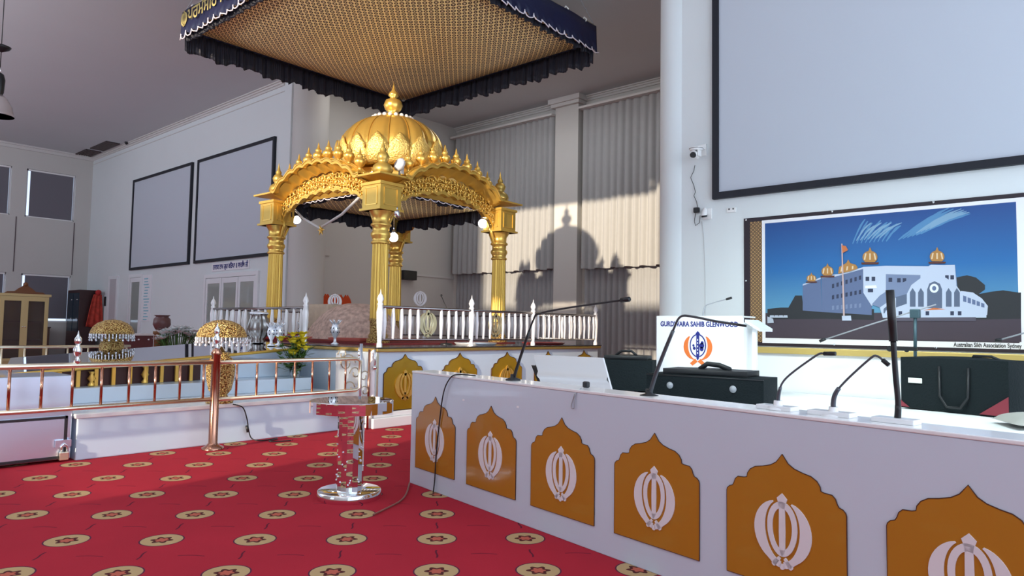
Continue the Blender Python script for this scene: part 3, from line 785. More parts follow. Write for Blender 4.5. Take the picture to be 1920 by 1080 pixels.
CXP, CYP, ROP = -9.202, 7.422, .039
BZ = .975
pk = thing('palki', 'large golden domed pavilion with fluted columns and scalloped arches', 'pavilion', (CXP, CYP, BZ), ROP)
MB().bb(-1.50, 1.50, -1.50, 1.50, PZ - BZ, 0).build('carpet_base', mat('dais_rug', (.22, .03, .035), .9, noise=.3, nscale=20), pk)
def zz(z): return z - BZ
CA = 1.288
colprof = [(.16, 0), (.16, .05), (.13, .07), (.14, .10), (.115, .14), (.12, .30), (.135, .32), (.12, .34)]
ZCAP = zz(2.807)
for (sx, sy) in ((1, -1), (-1, -1), (1, 1), (-1, 1)):
    c = (sx * CA, sy * CA, 0)
    sh = MB().lathe([(.125, .30), (.122, .6), (.118, 1.0), (.112, ZCAP - .42)], c, 96, flute=.13, nfl=16)
    p = sh.build('column', GOLD, pk)
    MB().lathe(colprof, c, 32).build('column_base', GOLDB, p)
    MB().lathe([(.115, ZCAP - .46), (.135, ZCAP - .45), (.135, ZCAP - .43), (.115, ZCAP - .41), (.12, ZCAP - .38), (.14, ZCAP - .34), (.14, ZCAP - .31), (.118, ZCAP - .28), (.118, ZCAP - .22), (.145, ZCAP - .20), (.145, ZCAP - .18), (.12, ZCAP - .16), (.125, ZCAP - .08), (.155, ZCAP - .03), (.17, ZCAP)], c, 32).build('capital', GOLDL, p)
    # corner block with framed faces
    b = MB(); z0, z1 = ZCAP, zz(3.20)
    b.bb(c[0] - .19, c[0] + .19, c[1] - .19, c[1] + .19, z0, z1); b.bb(c[0] - .22, c[0] + .22, c[1] - .22, c[1] + .22, z0 - .0, z0 + .03); b.bb(c[0] - .21, c[0] + .21, c[1] - .21, c[1] + .21, z1 - .04, z1)
    bo = b.build('corner_block', GOLD, pk)
    fr = MB()
    for (dx, dy) in ((1, 0), (-1, 0), (0, 1), (0, -1)):
        for off in (0,):
            w_, h0, h1 = .125, z0 + .07, z1 - .07
            for (a0, a1, b0, b1) in ((-w_, -w_ + .014, h0, h1), (w_ - .014, w_, h0, h1), (-w_, w_, h0, h0 + .014), (-w_, w_, h1 - .014, h1)):
                if dx: fr.bb(c[0] + dx * .19, c[0] + dx * .198, c[1] + off + a0, c[1] + off + a1, b0, b1)
                else: fr.bb(c[0] + off + a0, c[0] + off + a1, c[1] + dy * .19, c[1] + dy * .198, b0, b1)
    fr.build('moulded_frame', GOLDL, bo)
    # corner eave slab
    ev = MB(); zt = zz(3.31); ix, iy = c[0] - sx * .24, c[1] - sy * .24; ox, oy = sx * 1.56, sy * 1.56
    def quad(zo, zi, d0):
        return [(ix, iy, zi), (ox, iy, zo), (ox, oy, zo), (ix, oy, zo)]
    ev.add([(ix, iy, zt + .04), (ox, iy, zt), (ox, oy, zt - .005), (ix, oy, zt), (ix, iy, zt - .09), (ox, iy, zt - .025), (ox, oy, zt - .03), (ix, oy, zt - .025), (c[0] - sx * .2, c[1] - sy * .2, zt - .12)],
           [(0, 1, 2, 3), (4, 7, 6, 5), (1, 5, 6, 2), (2, 6, 7, 3), (0, 4, 5, 1), (0, 3, 7, 4)])
    ev.build('corner_eave', GOLD, pk, fix=True)
def finial(mb, c, s, m=0):
    mb.lathe([(.035 * s, -.03 * s), (.022 * s, .015 * s), (.055 * s, .04 * s), (.078 * s, .085 * s), (.068 * s, .12 * s), (.036 * s, .14 * s), (.046 * s, .16 * s), (.034 * s, .18 * s), (.018 * s, .20 * s), (.012 * s, .24 * s), (.001, .28 * s)], c, 16, m)
# arched sides
def arcz(u): # u -1..1
    a = max(0.0, 1 - (u / .92) ** 2); return a ** .8
def side(k):
    R4 = Matrix.Rotation(k * pi / 2, 4, 'Z')   # builds the -Y side, then rotated
    L_ = 1.09
    # upper sloping eave following the arch, scalloped outer edge
    ev = MB(); n = 56
    def eave(u, v):
        q = -1 + 2 * u; x = q * L_
        out = 1.56 * (1 - v) + 1.30 * v
        z = zz(3.31) + .34 * arcz(q) + (.055 * v)
        sc = .040 * abs(sin(q * pi * 4.5)) * (1 - v) - .012
        return R4 @ Vector((x, -out - .0, z + sc))
    def eave2(u, v):
        p = eave(u, v); return (p.x, p.y, p.z - .045 - .03 * v)
    ev.grid(eave, n * 2, 3); ev.grid(eave2, n * 2, 3)
    for vv in (0.0,):
        ev.grid(lambda u, v: tuple(Vector(eave(u, vv)).lerp(Vector(eave2(u, vv)), v)), n, 1)
    ev.build('arched_eave', GOLD, pk)
    # scalloped trim on the outer lip
    tr = MB(); tr.tube([Vector(eave(i / 90, 0)) + Vector((0, 0, .005)) for i in range(91)], .014, 6)
    tr.tube([Vector(eave(i / 90, .42)) + Vector((0, 0, .012)) for i in range(91)], .010, 6)
    tr.build('eave_moulding', GOLDL, pk)
    # soffit slope below the eave down to the filigree
    so = MB()
    def soff(u, v):
        q = -1 + 2 * u; x = q * L_
        z_hi = zz(3.27) + .34 * arcz(q); z_lo = zz(3.20) + .30 * arcz(q)
        return R4 @ Vector((x, -(1.50 * (1 - v) + 1.31 * v), z_hi * (1 - v) + z_lo * v + .030 * abs(sin(q * pi * 5)) * v))
    so.grid(soff, 96, 4); so.build('eave_soffit', GOLD, pk)
    # filigree band: curls between soffit and opening arch
    up = lambda q: zz(3.20) + .29 * arcz(q); lo = lambda q: zz(2.82) + .40 * (max(0, 1 - (q / 1.0) ** 2)) ** .62
    fl = MB(); rnd = random.Random(20 + k)
    for i in range(32):
        q = -0.96 + 1.92 * i / 31
        zl, zu = lo(q) + .03, up(q)
        rows_ = max(1, int(round((zu - zl) / .085)))
        for j_ in range(rows_):
            zc = zl + (zu - zl) * (j_ + .5) / rows_ + rnd.uniform(-.01, .01); x = q * L_ + rnd.uniform(-.015, .015); r0 = rnd.uniform(.034, .048); sgn = rnd.choice((1, -1)); a0 = rnd.uniform(0, 6.28)
            pts = []
            for s_ in range(15):
                a = a0 + sgn * s_ * .62; r = r0 * (1.30 - s_ * .075)
                pts.append(R4 @ Vector((x + r * cos(a), -CA - .02 - .012 * sin(s_ * .4), zc + r * sin(a))))
            fl.tube(pts, .0115, 5, taper=.6)
            if rnd.random() < .5: fl.ball(R4 @ Vector((x + r0, -CA - .035, zc + rnd.uniform(-.03, .03))), .018, 8, sz=1.5)
    fl.build('filigree', GOLDL, pk)
    # scalloped lower arch rim + column brackets
    rm = MB()
    def rim(u, v, y):
        q = -1 + 2 * u; z = lo(q) + .035 * abs(sin(q * pi * 5)) - .01
        return R4 @ Vector((q * L_, y, z + (.055 if v > .5 else 0)))
    rm.grid(lambda u, v: rim(u, v, -CA - .035), 100, 1); rm.grid(lambda u, v: rim(u, v, -CA + .035), 100, 1)
    rm.grid(lambda u, v: rim(u, 0, -CA - .035 + .07 * v), 100, 1)
    for sx in (-1, 1):
        rm.tube([R4 @ Vector((sx * (L_ - .02 + 0.0), -CA, zz(2.86))), R4 @ Vector((sx * (L_ - .0), -CA, zz(2.78))), R4 @ Vector((sx * (L_ + .05), -CA, zz(2.66))), R4 @ Vector((sx * (L_ + .10), -CA, zz(2.55)))], .03, 8, taper=.5)
    rm.build('arch_rim', GOLD, pk)
    # closing back board above (behind finials)
    bk = MB(); bk.grid(lambda u, v: R4 @ Vector(((-1 + 2 * u) * L_, -1.22, zz(3.15) + v * (.14 + .36 * arcz(-1 + 2 * u)))), 40, 1)
    bk.build('parapet', GOLD, pk, thick=.03)
    # finials along the curve
    for i in range(8):
        q = -.80 + 1.60 * i / 7
        f = MB(); finial(f, R4 @ Vector((q * L_, -1.36, zz(3.35) + .34 * arcz(q))), 1.12)
        f.build('finial', GOLDL, pk)
for k in range(4): side(k)
for (sx, sy) in ((1, -1), (-1, -1), (1, 1), (-1, 1)):
    f = MB(); c = (sx * CA, sy * CA, zz(3.33))
    f.lathe([(.10, 0), (.13, .02), (.15, .07), (.13, .13), (.09, .16), (.06, .18), (.08, .21), (.095, .26), (.07, .31), (.04, .33), (.05, .36), (.025, .40), (.012, .46), (.001, .52)], c, 24, flute=.08, nfl=12)
    f.build('corner_finial', mat('finial_gold', (.58, .40, .10), .35, .6), pk)
# roof deck, drum and dome
MB().bb(-1.26, 1.26, -1.26, 1.26, zz(3.28), zz(3.36)).build('roof_deck', GOLD, pk)
MB().lathe([(.98, zz(3.36)), (.98, zz(3.44)), (.86, zz(3.50)), (.82, zz(3.60)), (.86, zz(3.66))], (0, 0, 0), 64).build('dome_drum', GOLDL, pk)
dp = []
for i in range(25):
    a = i / 24; th = radians(-28 + a * 112)
    dp.append((.885 * cos(th) ** .88 if cos(th) > 0 else .01, zz(4.02) + (.66 if th > 0 else .62) * sin(th)))
dm = MB()
seg = 192
for i_ in range(1):
    vs = []; n = len(dp)
    for k in range(seg):
        a = 2 * pi * k / seg; fl_ = 1 - .045 * (abs(cos(8 * a)) ** 6)
        for (r, z) in dp: vs.append((r * fl_ * cos(a), r * fl_ * sin(a), z))
    fs = [(k * n + i, ((k + 1) % seg) * n + i, ((k + 1) % seg) * n + i + 1, k * n + i + 1) for k in range(seg) for i in range(n - 1)]
    dm.add(vs, fs, 0, True)
d_ = dm.build('dome', GOLDL, pk)
rb = MB(); 
for k in range(16):
    a = 2 * pi * (k) / 16
    rb.tube([(r * .962 * cos(a), r * .962 * sin(a), z) for r, z in dp[6:]], .009, 6)
rb.build('dome_ribs', GOLDD, d_)
pt = MB()
for k in range(16):
    a0 = 2 * pi * (k + .5) / 16
    def petal(u, v):
        w = .215 * (1 - v ** 3.2) ; a = a0 + (u - .5) * 2 * w * (1 + .12 * cos(v * 20)); r_, z = dp[0]
        th = radians(-28 + v * 46); r = .905 * cos(th) ** .88 + .012 + .02 * (1 - abs(u - .5) * 2)
        return (r * cos(a), r * sin(a), zz(4.02) + (.66 if th > 0 else .62) * sin(th))
    pt.grid(petal, 6, 8)
pt.build('dome_petals', mat('petal_gold', (1.0, .70, .20), .3, .7, bump=.8, bscale=40), d_, thick=.008)
MB().lathe([(.36, zz(4.60)), (.30, zz(4.67)), (.16, zz(4.73)), (.09, zz(4.76)), (.08, zz(4.78)), (.13, zz(4.82)), (.16, zz(4.90)), (.13, zz(4.98)), (.06, zz(5.01)), (.05, zz(5.03)), (.085, zz(5.06)), (.08, zz(5.10)), (.035, zz(5.15)), (.018, zz(5.20)), (.001, zz(5.30))], (0, 0, 0), 32, flute=.05, nfl=12).build('crown_finial', GOLDL, pk)
bd = MB()
for k in range(22): a = 2 * pi * k / 22; bd.ball((.33 * cos(a), .33 * sin(a), zz(4.655)), .036, 10)
bd.build('bead_ring', BEAD, pk)

# globe lamps and small flood lamp on the pavilion
def globe(label, q, arm):
    t = thing('globe_lamp', label, 'lamp', q)
    MB().ball((0, 0, 0), .075, 20).build('glass_globe', BULB, t)
    MB().lathe([(.03, .065), (.035, .10), (.02, .12)], (0, 0, 0), 12).tube([(0, 0, .12), (arm[0] * .5, arm[1] * .5, .14), arm], .012).build('lamp_holder', CHROME, t)
globe('glowing globe lamp inside the left column of the pavilion', onY(556, 411, 6.45), (-.14, -.16, .16))
globe('glowing globe lamp between the front and back columns', onY(738, 445, 7.4), (.0, .0, .38))
globe('glowing globe lamp beside the right column of the pavilion', onX(905, 419, -8.15), (-.02, .22, .14))
q = onY(750, 309, 6.42)
t = thing('flood_lamp', 'small white flood lamp on the roof in front of the dome', 'lamp', q)
MB().lathe([(.02, -.05), (.09, -.02), (.10, .02), (.08, .04)], (0, 0, 0), 24, X=frame((0, 0, 0), (1, 0, 0), (0, .3, .95), (0, -.95, .3))).build('lamp_head', mat('lamp_housing', (.6, .62, .68), .3), t)
MB().bb(-.03, .03, .0, .05, 3.36 - q.z, -.02).build('bracket', GREYS, t)
q = onY(744, 402, 6.3)
t = thing('chrome_spotlight', 'small chrome spotlight clamped right of the front column capital', 'lamp', q)
MB().lathe([(.03, -.05), (.05, -.02), (.05, .05), (.035, .06)], (0, 0, 0), 20, X=frame((0, 0, 0), (1, 0, 0), (0, .9, .4), (0, -.4, .9))).build('lamp_head', CHROME, t)
MB().tube([(0, 0, .05), (-.02, .02, .12), (-.13, .05, .13)], .014, 8).build('clamp_arm', CHROME, t)
# V of pale cords with star ornament
A_, B_, C_ = onY(538, 378, 6.25), onY(600, 428, 6.45), onY(686, 358, 6.2)
t = thing('hanging_garland', 'pale cords hung in a V with a star ornament inside the left arch', 'garland', B_)
MB().tube([A_, A_.lerp(B_, .5) + Vector((0, 0, -.06)), B_], .02, 8).build('cord', WHITEM, t, True)
MB().tube([C_, C_.lerp(B_, .5) + Vector((0, 0, -.06)), B_ + Vector((.05, 0, .02))], .02, 8).build('cord', WHITEM, t, True)
g = MB()
for k in range(6): a = k * pi / 3; g.lathe([(.001, 0), (.018, .03), (.001, .10)], (0, 0, 0), 8, X=frame(B_ + Vector((.03, 0, -.03)), (-sin(a), 0, cos(a)), (0, 1, 0), (cos(a), 0, sin(a))))
g.build('star_ornament', GOLDL, t, True)

# ------------------------------------------------------------------ canopies
def canopy(name, label, x0, x1, y0, y1, ztop, zband, zfr, sag, zcl, ro=0.0, txt=False, ctr=None, nsc=26, big=False):
    cx, cy = (x0 + x1) / 2, (y0 + y1) / 2
    t = thing(name, label, 'canopy', (cx, cy, zfr), ro)
    hx, hy = (x1 - x0) / 2, (y1 - y0) / 2
    zorg = zfr
    z = lambda v: v - zorg
    # cloth underside
    def cl(u, v):
        a, b = 2 * u - 1, 2 * v - 1; d = (1 - a ** 4) * (1 - b ** 4)
        return (a * hx * .995, b * hy * .995, z(zcl) - sag * d + .012 * sin(a * 9) * sin(b * 8) * d)
    MB().grid(cl, 48, 48).build('brocade_ceiling', BROC, t)
    per = [((-hx, -hy), (hx, -hy)), ((hx, -hy), (hx, hy)), ((hx, hy), (-hx, hy)), ((-hx, hy), (-hx, -hy))]
    zband0, zfr0 = zband, zfr
    for i, (p, q) in enumerate(per):
        near = big and i in (0, 1)
        zband, zfr = (zband0 - .09, zband0 - .13) if near else (zband0, zfr0)
        if not big and i in (0, 1): zfr = zband - .005
        p, q = Vector((*p, 0)), Vector((*q, 0)); Lg = (q - p).length; n_ = Vector(((q - p).y, -(q - p).x, 0)).normalized()
        ns = max(8, int(Lg / 4.8 * nsc))
        def band(u, v):
            c = p.lerp(q, u) + n_ * (.03 + .012 * sin(u * ns * 1.3) + .02 * v); zb = zband + (.055 * (ztop - zband) / .35) * (abs(sin(u * ns * pi / 1)) - .5)
            return (c.x, c.y, z(ztop * (1 - v) + zb * v))
        bo = MB().grid(band, ns * 6, 3).build('valance_band', NAVY, t, thick=.006)
        # piping: wavy white cord on the scalloped lower edge
        am_ = .045 if near else .014
        pp_ = [Vector(band(k / (ns * 8), 1.0)) + n_ * .012 + (q - p).normalized() * (am_ * .8 * sin(k * .79 + 1)) + Vector((0, 0, am_ * sin(k * .79) * (.7 + .5 * sin(k * .173)))) for k in range(ns * 8 + 1)]
        MB().tube(pp_, .009 * (1 if Lg > 3 else .8), 6).build('wavy_piping', PIPING, bo)
        # ruffled frill hanging below, inside
        def frill(u, v):
            k = u * Lg / .085 + .6 * sin(u * Lg * 2.3) + .4 * sin(u * Lg * 5.1)
            c = p.lerp(q, u) - n_ * (.015 + (.028 + .03 * v) * (.5 + .5 * sin(k * 2 * pi * .5)) + .012 * sin(k * 4.3) + .007 * sin(k * 15.1)) ; zt_ = zband + .06
            zb = zfr + (.01 if near else .045) * sin(k * .9 + i) * sin(k * .37) + .012 * sin(k * 3.1)
            return (c.x, c.y, z(zt_ * (1 - v) + zb * v))
        MB().grid(frill, int(Lg / .085 * 12), 4).build('ruffled_frill', NAVYF, t, thick=.004)
    return t
cv = canopy('ceiling_canopy', 'huge square gold brocade canopy with navy frill hung above the dome', -11.35, -6.52, 4.85, 9.42, 6.19, 5.84, 5.55, .26, 5.93, big=True)
# gold upper rail and white hooks, ties to the ceiling
rl = MB()
hx, hy = 2.415, 2.285
rl.tube([(-hx, -hy, .65), (hx, -hy, .65), (hx, hy, .65), (-hx, hy, .65)], .022, 8, closed=True)
rl.build('top_rail', mat('rail_pale', (.50, .48, .36), .4), cv)
for i in range(9):
    for sy in (-1, 1):
        x = -hx + .3 + i * (2 * hx - .6) / 8; MB().tube([(x, sy * hy, .60), (x + .02, sy * (hy + .03), .66), (x, sy * hy, .70), (x - .02, sy * (hy - .03), .65)], .014, 6).build('rail_hook', BEAD, cv)
        y = -hy + .3 + i * (2 * hy - .6) / 8; MB().tube([(sy * hx, y, .60), (sy * (hx + .03), y + .02, .66), (sy * hx, y, .70), (sy * (hx - .03), y - .02, .65)], .014, 6).build('rail_hook', BEAD, cv)
for sx in (-1, 1):
    for sy in (-1, 1): MB().tube([(sx * hx, sy * hy, .65), (sx * hx * .9, sy * hy * .9, 6.8 - 5.55)], .006, 6).build('suspension_wire', GREYS, cv)
# lettering on the near band
TX = frame((-11.13, 4.85 - .062, 6.03), (1, 0, 0), (0, 0, 1))
text('ਪਰਮੇਸਿਰ ਿਦਤਾ ਬੰਨਾ', .30, frame((-11.05, 4.85 - .075, 6.03), (1, 0, 0), (0, 0, 1)), GOLDTXT, 'gold_lettering', cv, bold=.004, align='LEFT')
e = MB(); add_khanda(e, frame((-11.19, 4.85 - .07, 6.03), (1, 0, 0), (0, 0, 1), (0, -1, 0)), .26, .004); e.build('gold_emblem', GOLDTXT, cv, True)
# inner canopy under the roof
ic = canopy('inner_canopy', 'smaller navy frilled canopy stretched under the pavilion roof', CXP - 1.16, CXP + 1.16, CYP - 1.16, CYP + 1.16, 3.27, 3.13, 2.98, .05, 3.20, ROP, nsc=30)

# ------------------------------------------------------------------ balustrade round the podium
bt_ = thing('balustrade', 'silver balustrade with white turned balusters around the podium edge', 'railing', (PX1, PY0, PZ))
ZT, ZBt = 1.44, 1.045
def bal_profile(h): return [(.010, 0), (.018, .02 * h / .4), (.022, .10 * h / .4), (.030, .22 * h / .4), (.022, .33 * h / .4), (.016, h)]
BALM = mat('pearl_baluster', (.92, .92, .93), .2, .1)
RAILM = mat('rail_dark_steel', (.30, .28, .28), .2, 1.0)
def run(p, q, posts, nb, skip=()):
    p, q = Vector(p), Vector(q)
    MB().tube([(p.x, p.y, ZT), (q.x, q.y, ZT)], .020, 10).build('top_rail', RAILM, bt_, True)
    MB().tube([(p.x, p.y, ZBt), (q.x, q.y, ZBt)], .014, 8).build('bottom_rail', RAILM, bt_, True)
    for u in posts:
        c = p.lerp(q, u)
        MB().lathe([(.034, 0), (.034, .04), (.026, .06), (.042, .30), (.045, .42), (.03, .50), (.038, .52), (.024, .54), (.042, .58), (.03, .62), (.01, .65), (.001, .70)], (c.x, c.y, PZ), 14).build('post', BALM, bt_, True)
    for i in range(nb):
        u = (i + .5) / nb; c = p.lerp(q, u)
        if any(abs(u - s) < w for s, w in skip): continue
        MB().lathe(bal_profile(ZT - ZBt), (c.x, c.y, ZBt), 8).build('baluster', BALM, bt_, True)
yfr = lambda y: (y - 5.37) / (9.93 - 5.37)
e1, e2 = 6.14, 7.43
run((PX1, 5.37, 0), (PX1, 9.93, 0), (0, yfr(6.94), yfr(8.27), 1), 34, ((yfr(e1), .024), (yfr(e2), .024)))
run((PX1 - .02, 9.93, 0), (PX0 + .1, 9.93, 0), (.5, 1), 22)
run((PX0 + .1, 9.93, 0), (PX0 + .1, 5.4, 0), (.5,), 22)
run((PX0 + .1, 5.4, 0), (-8.45, 5.4, 0), (0, 1), 14)
for yy in (e1, e2):
    e = MB(); add_khanda(e, frame((PX1 - .006, yy, 1.25), (0, 1, 0), (0, 0, 1), (1, 0, 0)), .36, .016); e.build('rail_emblem', mat('pale_gold', (.80, .72, .46), .3, .8), bt_, True)
# far left post seen beside the glazed door
# ------------------------------------------------------------------ things on the podium
def rumala():
    c = Vector((-9.15, 6.7, PZ + .02))
    t = thing('covered_scripture_bed', 'mound draped in pink floral brocade cloth inside the pavilion', 'draped bed', c)
    def f(u, v):
        a = 2 * pi * u; r = v
        ex = 1.0 * r * cos(a); ey = .62 * r * sin(a)
        h = .58 * (1 - r ** 3.2) * (1 - .30 * (ex < 0) * (-ex)) + .016 * sin(9 * a + 3 * r) * r
        return (ex, ey, max(0.03, h))
    MB().grid(f, 64, 16).build('brocade_cover', PINKCL, t)
    MB().bb(-1.02, .98, -.60, .60, .0, .06).build('bed_base', mat('bed_base_red', (.45, .10, .08), .8), t, bevel=.02)
rumala()
q = onY(606, 600, 7.2)
t = thing('draped_box', 'cream fringed cloth draped over a box behind the pink mound', 'draped box', (q.x, 7.3, PZ + .022))
def dr(u, v):
    a = 2 * pi * u; k = 1 if v < .3 else 1; s = .30 + .03 * max(0, v - .3) * (1 + sin(a * 14))
    cx_, sy_ = max(-1, min(1, 1.35 * cos(a))), max(-1, min(1, 1.35 * sin(a)))
    if v < .3: return (cx_ * .30 * v / .3, sy_ * .22 * v / .3, .60)
    return (cx_ * s, sy_ * (s - .08), .60 - (v - .3) / .7 * .42)
MB().grid(dr, 84, 10).build('cream_cover', CREAM, t)
MB().bb(-.26, .26, -.18, .18, 0, .56).build('box_body', RED, t)
tag(MB().bb(-10.5, -9.9, 5.75, 6.1, PZ, PZ + .05).build('red_cushion', RED, bevel=.02) if False else MB().lathe([(.30, 0), (.33, .03), (.30, .07), (.001, .09)], (-10.3, 6.1, BZ), 28).build('round_cushion', RED), 'flat red cushion beside the pink mound', 'cushion')
# white khanda emblems on stands
def stand_emblem(label, q, zb, m=SILVER):
    t = thing('emblem_stand', label, 'ornament', (q.x, q.y, zb))
    h = .30; T = frame((0, 0, q.z - zb), (rt[0], rt[1], 0), (0, 0, 1))
    e = MB(); add_khanda(e, T, h, .012); 
    ring = [T @ Vector((.115 * cos(a * pi / 16), .128 * sin(a * pi / 16), .006)) for a in range(32)]
    e.tube(ring, .012, 6, closed=True); e.build('khanda_disc', mat('emblem_pearl', (.86, .86, .90), .3), t)
    MB().tube([(0, 0, .01), (0, 0, q.z - zb - .13)], .012, 8).build('stem', CHROME, t)
    MB().lathe([(.08, 0), (.08, .012), (.02, .03)], (0, 0, 0), 20).build('foot', CHROME, t)
stand_emblem('white emblem ornament on the cream draped box', onY(628, 566, 7.42), PZ + .622)
stand_emblem('white emblem ornament standing right of the back column', onY(788, 560, 8.9), PZ)
# silver ornaments (openwork vases)
def sil_vase(label, q, h, zb):
    t = thing('silver_vase', label, 'vase', (q.x, q.y, zb))
    MB().lathe([(.05, 0), (.055, .01), (.02, .03), (.018, h * .25), (.05, h * .45), (.06, h * .6), (.045, h * .78), (.03, h * .85)], (0, 0, 0), 18).build('vase_body', SILVER, t)
    m = MB()
    for k in range(7): a = k * 2 * pi / 7; m.tube([(.03 * cos(a), .03 * sin(a), h * .82), (.06 * cos(a), .06 * sin(a), h * .92), (.08 * cos(a), .08 * sin(a), h)], .014, 6, taper=.5)
    m.build('leaf_rim', SILVER, t)
    m = MB()
    for k in range(6):
        a = k * pi / 3
        for zr in (.5, .66): m.ball((.057 * cos(a), .057 * sin(a), h * zr), .009, 6)
    m.build('dark_studs', BLACK, t)
sil_vase('silver vase standing left of the pink mound behind the flowers', onY(567, 632, 5.68), .30, PZ)
sil_vase('silver vase in front of the pink mound', onY(628, 639, 5.62), .33, PZ)
# small microphone, caddy on podium
q = onX(838, 593, -7.6)
t = thing('podium_microphone', 'small gooseneck microphone behind the podium railing', 'microphone', (q.x, q.y, 1.0))
MB().tube([(0, 0, -.04), (0, 0, .42), (-.03, 0, .52), (-.10, -.02, .66)], .006).build('gooseneck', BLACK, t)
MB().ball((-.11, -.02, .68), .018, 10).build('mic_head', BLACK, t)
MB().lathe([(.09, -.047), (.09, -.03), (.02, -.02)], (0, 0, 0), 20).build('mic_base', BLACK, t)
for lb, x, y, r_, m_ in (('round silver tray behind the podium railing near its middle', -7.35, 7.6, .32, SILVER), ('round dark red tray near the right end of the podium', -7.3, 9.15, .36, mat('maroon_tray', (.22, .03, .03), .4))):
    tag(MB().lathe([(r_ * .9, 0), (r_, .03), (r_ * .97, .035), (r_ * .88, .012), (.001, .012)], (x, y, PZ), 36).build('round_tray', m_), lb, 'tray')

# wall bits in the recess behind the pavilion
q = onX(606, 568, XJ)
t = thing('hanging_cloths', 'bright saffron cloths hanging in a row on the recess wall', 'cloths', (XJ, q.y, q.z))
for i in range(5):
    yy = onX(598 + i * 12.5, 568, XJ).y
    def hc(u, v): return (XJ + .03 + .03 * sin(u * pi) * v, yy + (u - .5) * (.08 + .20 * min(1, v * 4)), 1.93 - .52 * v + .02 * sin(u * 9))
    MB().grid(hc, 8, 6).build('cloth', ORCL, t, True, thick=.01)
q = onX(613, 470, XJ); tag(MB().bb(XJ, XJ + .02, q.y - .07, q.y + .07, q.z - .12, q.z + .1).build('wall_thermostat', mat('switch_plate', (.6, .58, .55), .4)), 'small pale switch plate on the recess wall behind the pavilion', 'switch')
q = onX(767, 517, XJ); tag(MB().bb(XJ, XJ + .18, q.y - .32, q.y + .12, q.z - .12, q.z + .12).build('wall_speaker', BLACK, bevel=.01), 'black box speaker on the recess wall beyond the back column', 'speaker')
q = onY(818, 434, 13.4)
t = thing('dome_camera', 'white dome camera on the recess corner beside the curtain', 'camera', (q.x, 13.55, q.z))
MB().lathe([(.10, .06), (.11, .0), (.08, -.05)], (0, 0, 0), 24).build('housing', WHITEM, t); MB().ball((0, 0, -.05), .06, 16).build('dark_lens_dome', BLACK, t); MB().bb(-.03, .03, 0, .12, 0, .05).build('bracket', WHITEM, t)
tag(MB().tube([(q.x, 13.62, q.z - .05), (q.x + .03, 13.64, q.z - .8), (q.x + .02, 13.64, 2.7)], .008, 6).build('camera_wire', GREYS), 'thin wire running down from the dome camera', 'cable')

# ------------------------------------------------------------------ white plinth platform left of the podium, sloping mirror table
t = thing('plinth', 'long low white marble plinth in front of the golden pavilion', 'platform', (-7.5, 3.6, 0))
MB().bb(-10.8, -6.90, 2.19, 5.20, 0, .36).build('lower_step', MARBLE, t, True, bevel=.01)
MB().bb(-10.8, -6.88, 2.17, 5.2, .36, .40).build('step_nosing', WHITE, t, True, bevel=.008)
MB().bb(-10.6, -7.75, 2.3, 5.1, .40, .55).build('upper_step', MARBLE, t, True, bevel=.01)
MB().bb(-10.4, -8.15, 3.6, 5.1, .55, .74).build('top_tier', MARBLE, t, True, bevel=.01)
N1, N2, F1, F2 = onX(5, 702, -7.75), onY(560, 652, 5.12), onX(20, 671, -8.9), onY(528, 628, 5.12)
_n = (N2 - N1).cross(F1 - N1).normalized(); _x = onY(474, 633, 5.15).x
def pz(x, y): return N1.z - (_n.x * (x - N1.x) + _n.y * (y - N1.y)) / _n.z
F2 = Vector((_x, 5.15, pz(_x, 5.15)))
t = thing('mirror_table', 'long sloping mirror-topped table on gold legs behind the brass rail', 'table', (-8.3, 3.4, .55))
def ms(u, v, d=0): 
    a = N1.lerp(N2, u); b = F1.lerp(F2, u); p = a.lerp(b, v); return (p.x, p.y, p.z - d)
mt_ = MB().grid(lambda u, v: ms(u, v), 1, 1, smooth=False).grid(lambda u, v: ms(1 - u, v, .025), 1, 1, smooth=False)
for vv in (0, 1): mt_.grid(lambda u, v: ms(u, vv, .025 * v), 8, 1)
for uu in (0, 1): mt_.grid(lambda u, v: ms(uu, u, .025 * v), 8, 1)
mt_.build('mirror_top', MIRROR, t, True)
MB().tube([Vector(ms(i / 10, -.004, .012)) for i in range(11)], .018, 8).build('gold_edge', GOLD, t, True)
UB = mat('table_gap_shade', (.06, .02, .02), .5)
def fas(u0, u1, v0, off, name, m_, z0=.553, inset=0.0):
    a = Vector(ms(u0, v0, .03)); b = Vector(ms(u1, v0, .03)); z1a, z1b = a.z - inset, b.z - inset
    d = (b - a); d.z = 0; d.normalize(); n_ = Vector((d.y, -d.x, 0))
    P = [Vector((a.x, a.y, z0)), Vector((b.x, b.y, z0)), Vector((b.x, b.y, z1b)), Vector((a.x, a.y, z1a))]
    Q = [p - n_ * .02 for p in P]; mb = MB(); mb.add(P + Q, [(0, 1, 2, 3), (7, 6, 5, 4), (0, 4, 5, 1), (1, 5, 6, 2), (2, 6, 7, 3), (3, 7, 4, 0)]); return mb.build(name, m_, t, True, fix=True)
fas(.02, .60, .09, 0, 'gap_shade_board', UB)  # dark board standing in for the shade in the openings under the table
fas(.02, .13, .06, 0, 'amber_panel', ORANGE)
for i in range(9):
    u = .14 + i * .052; fas(u, u + .011, .055, 0, 'gold_post', GOLDL)
for u in (.235, .40): 
    p = Vector(ms(u, .05, .06)); MB().lathe([(.03, .555), (.035, .57), (.015, .60), (.04, (p.z + .56) / 2), (.015, p.z - .03), (.03, p.z)], (p.x, p.y, 0), 12).build('leg', GOLDL, t, True)
a_ = Vector(ms(.075, .055, .03)); b_ = Vector(ms(.12, .055, .03)); d_2 = b_ - a_; d_2.z = 0; d_2.normalize()
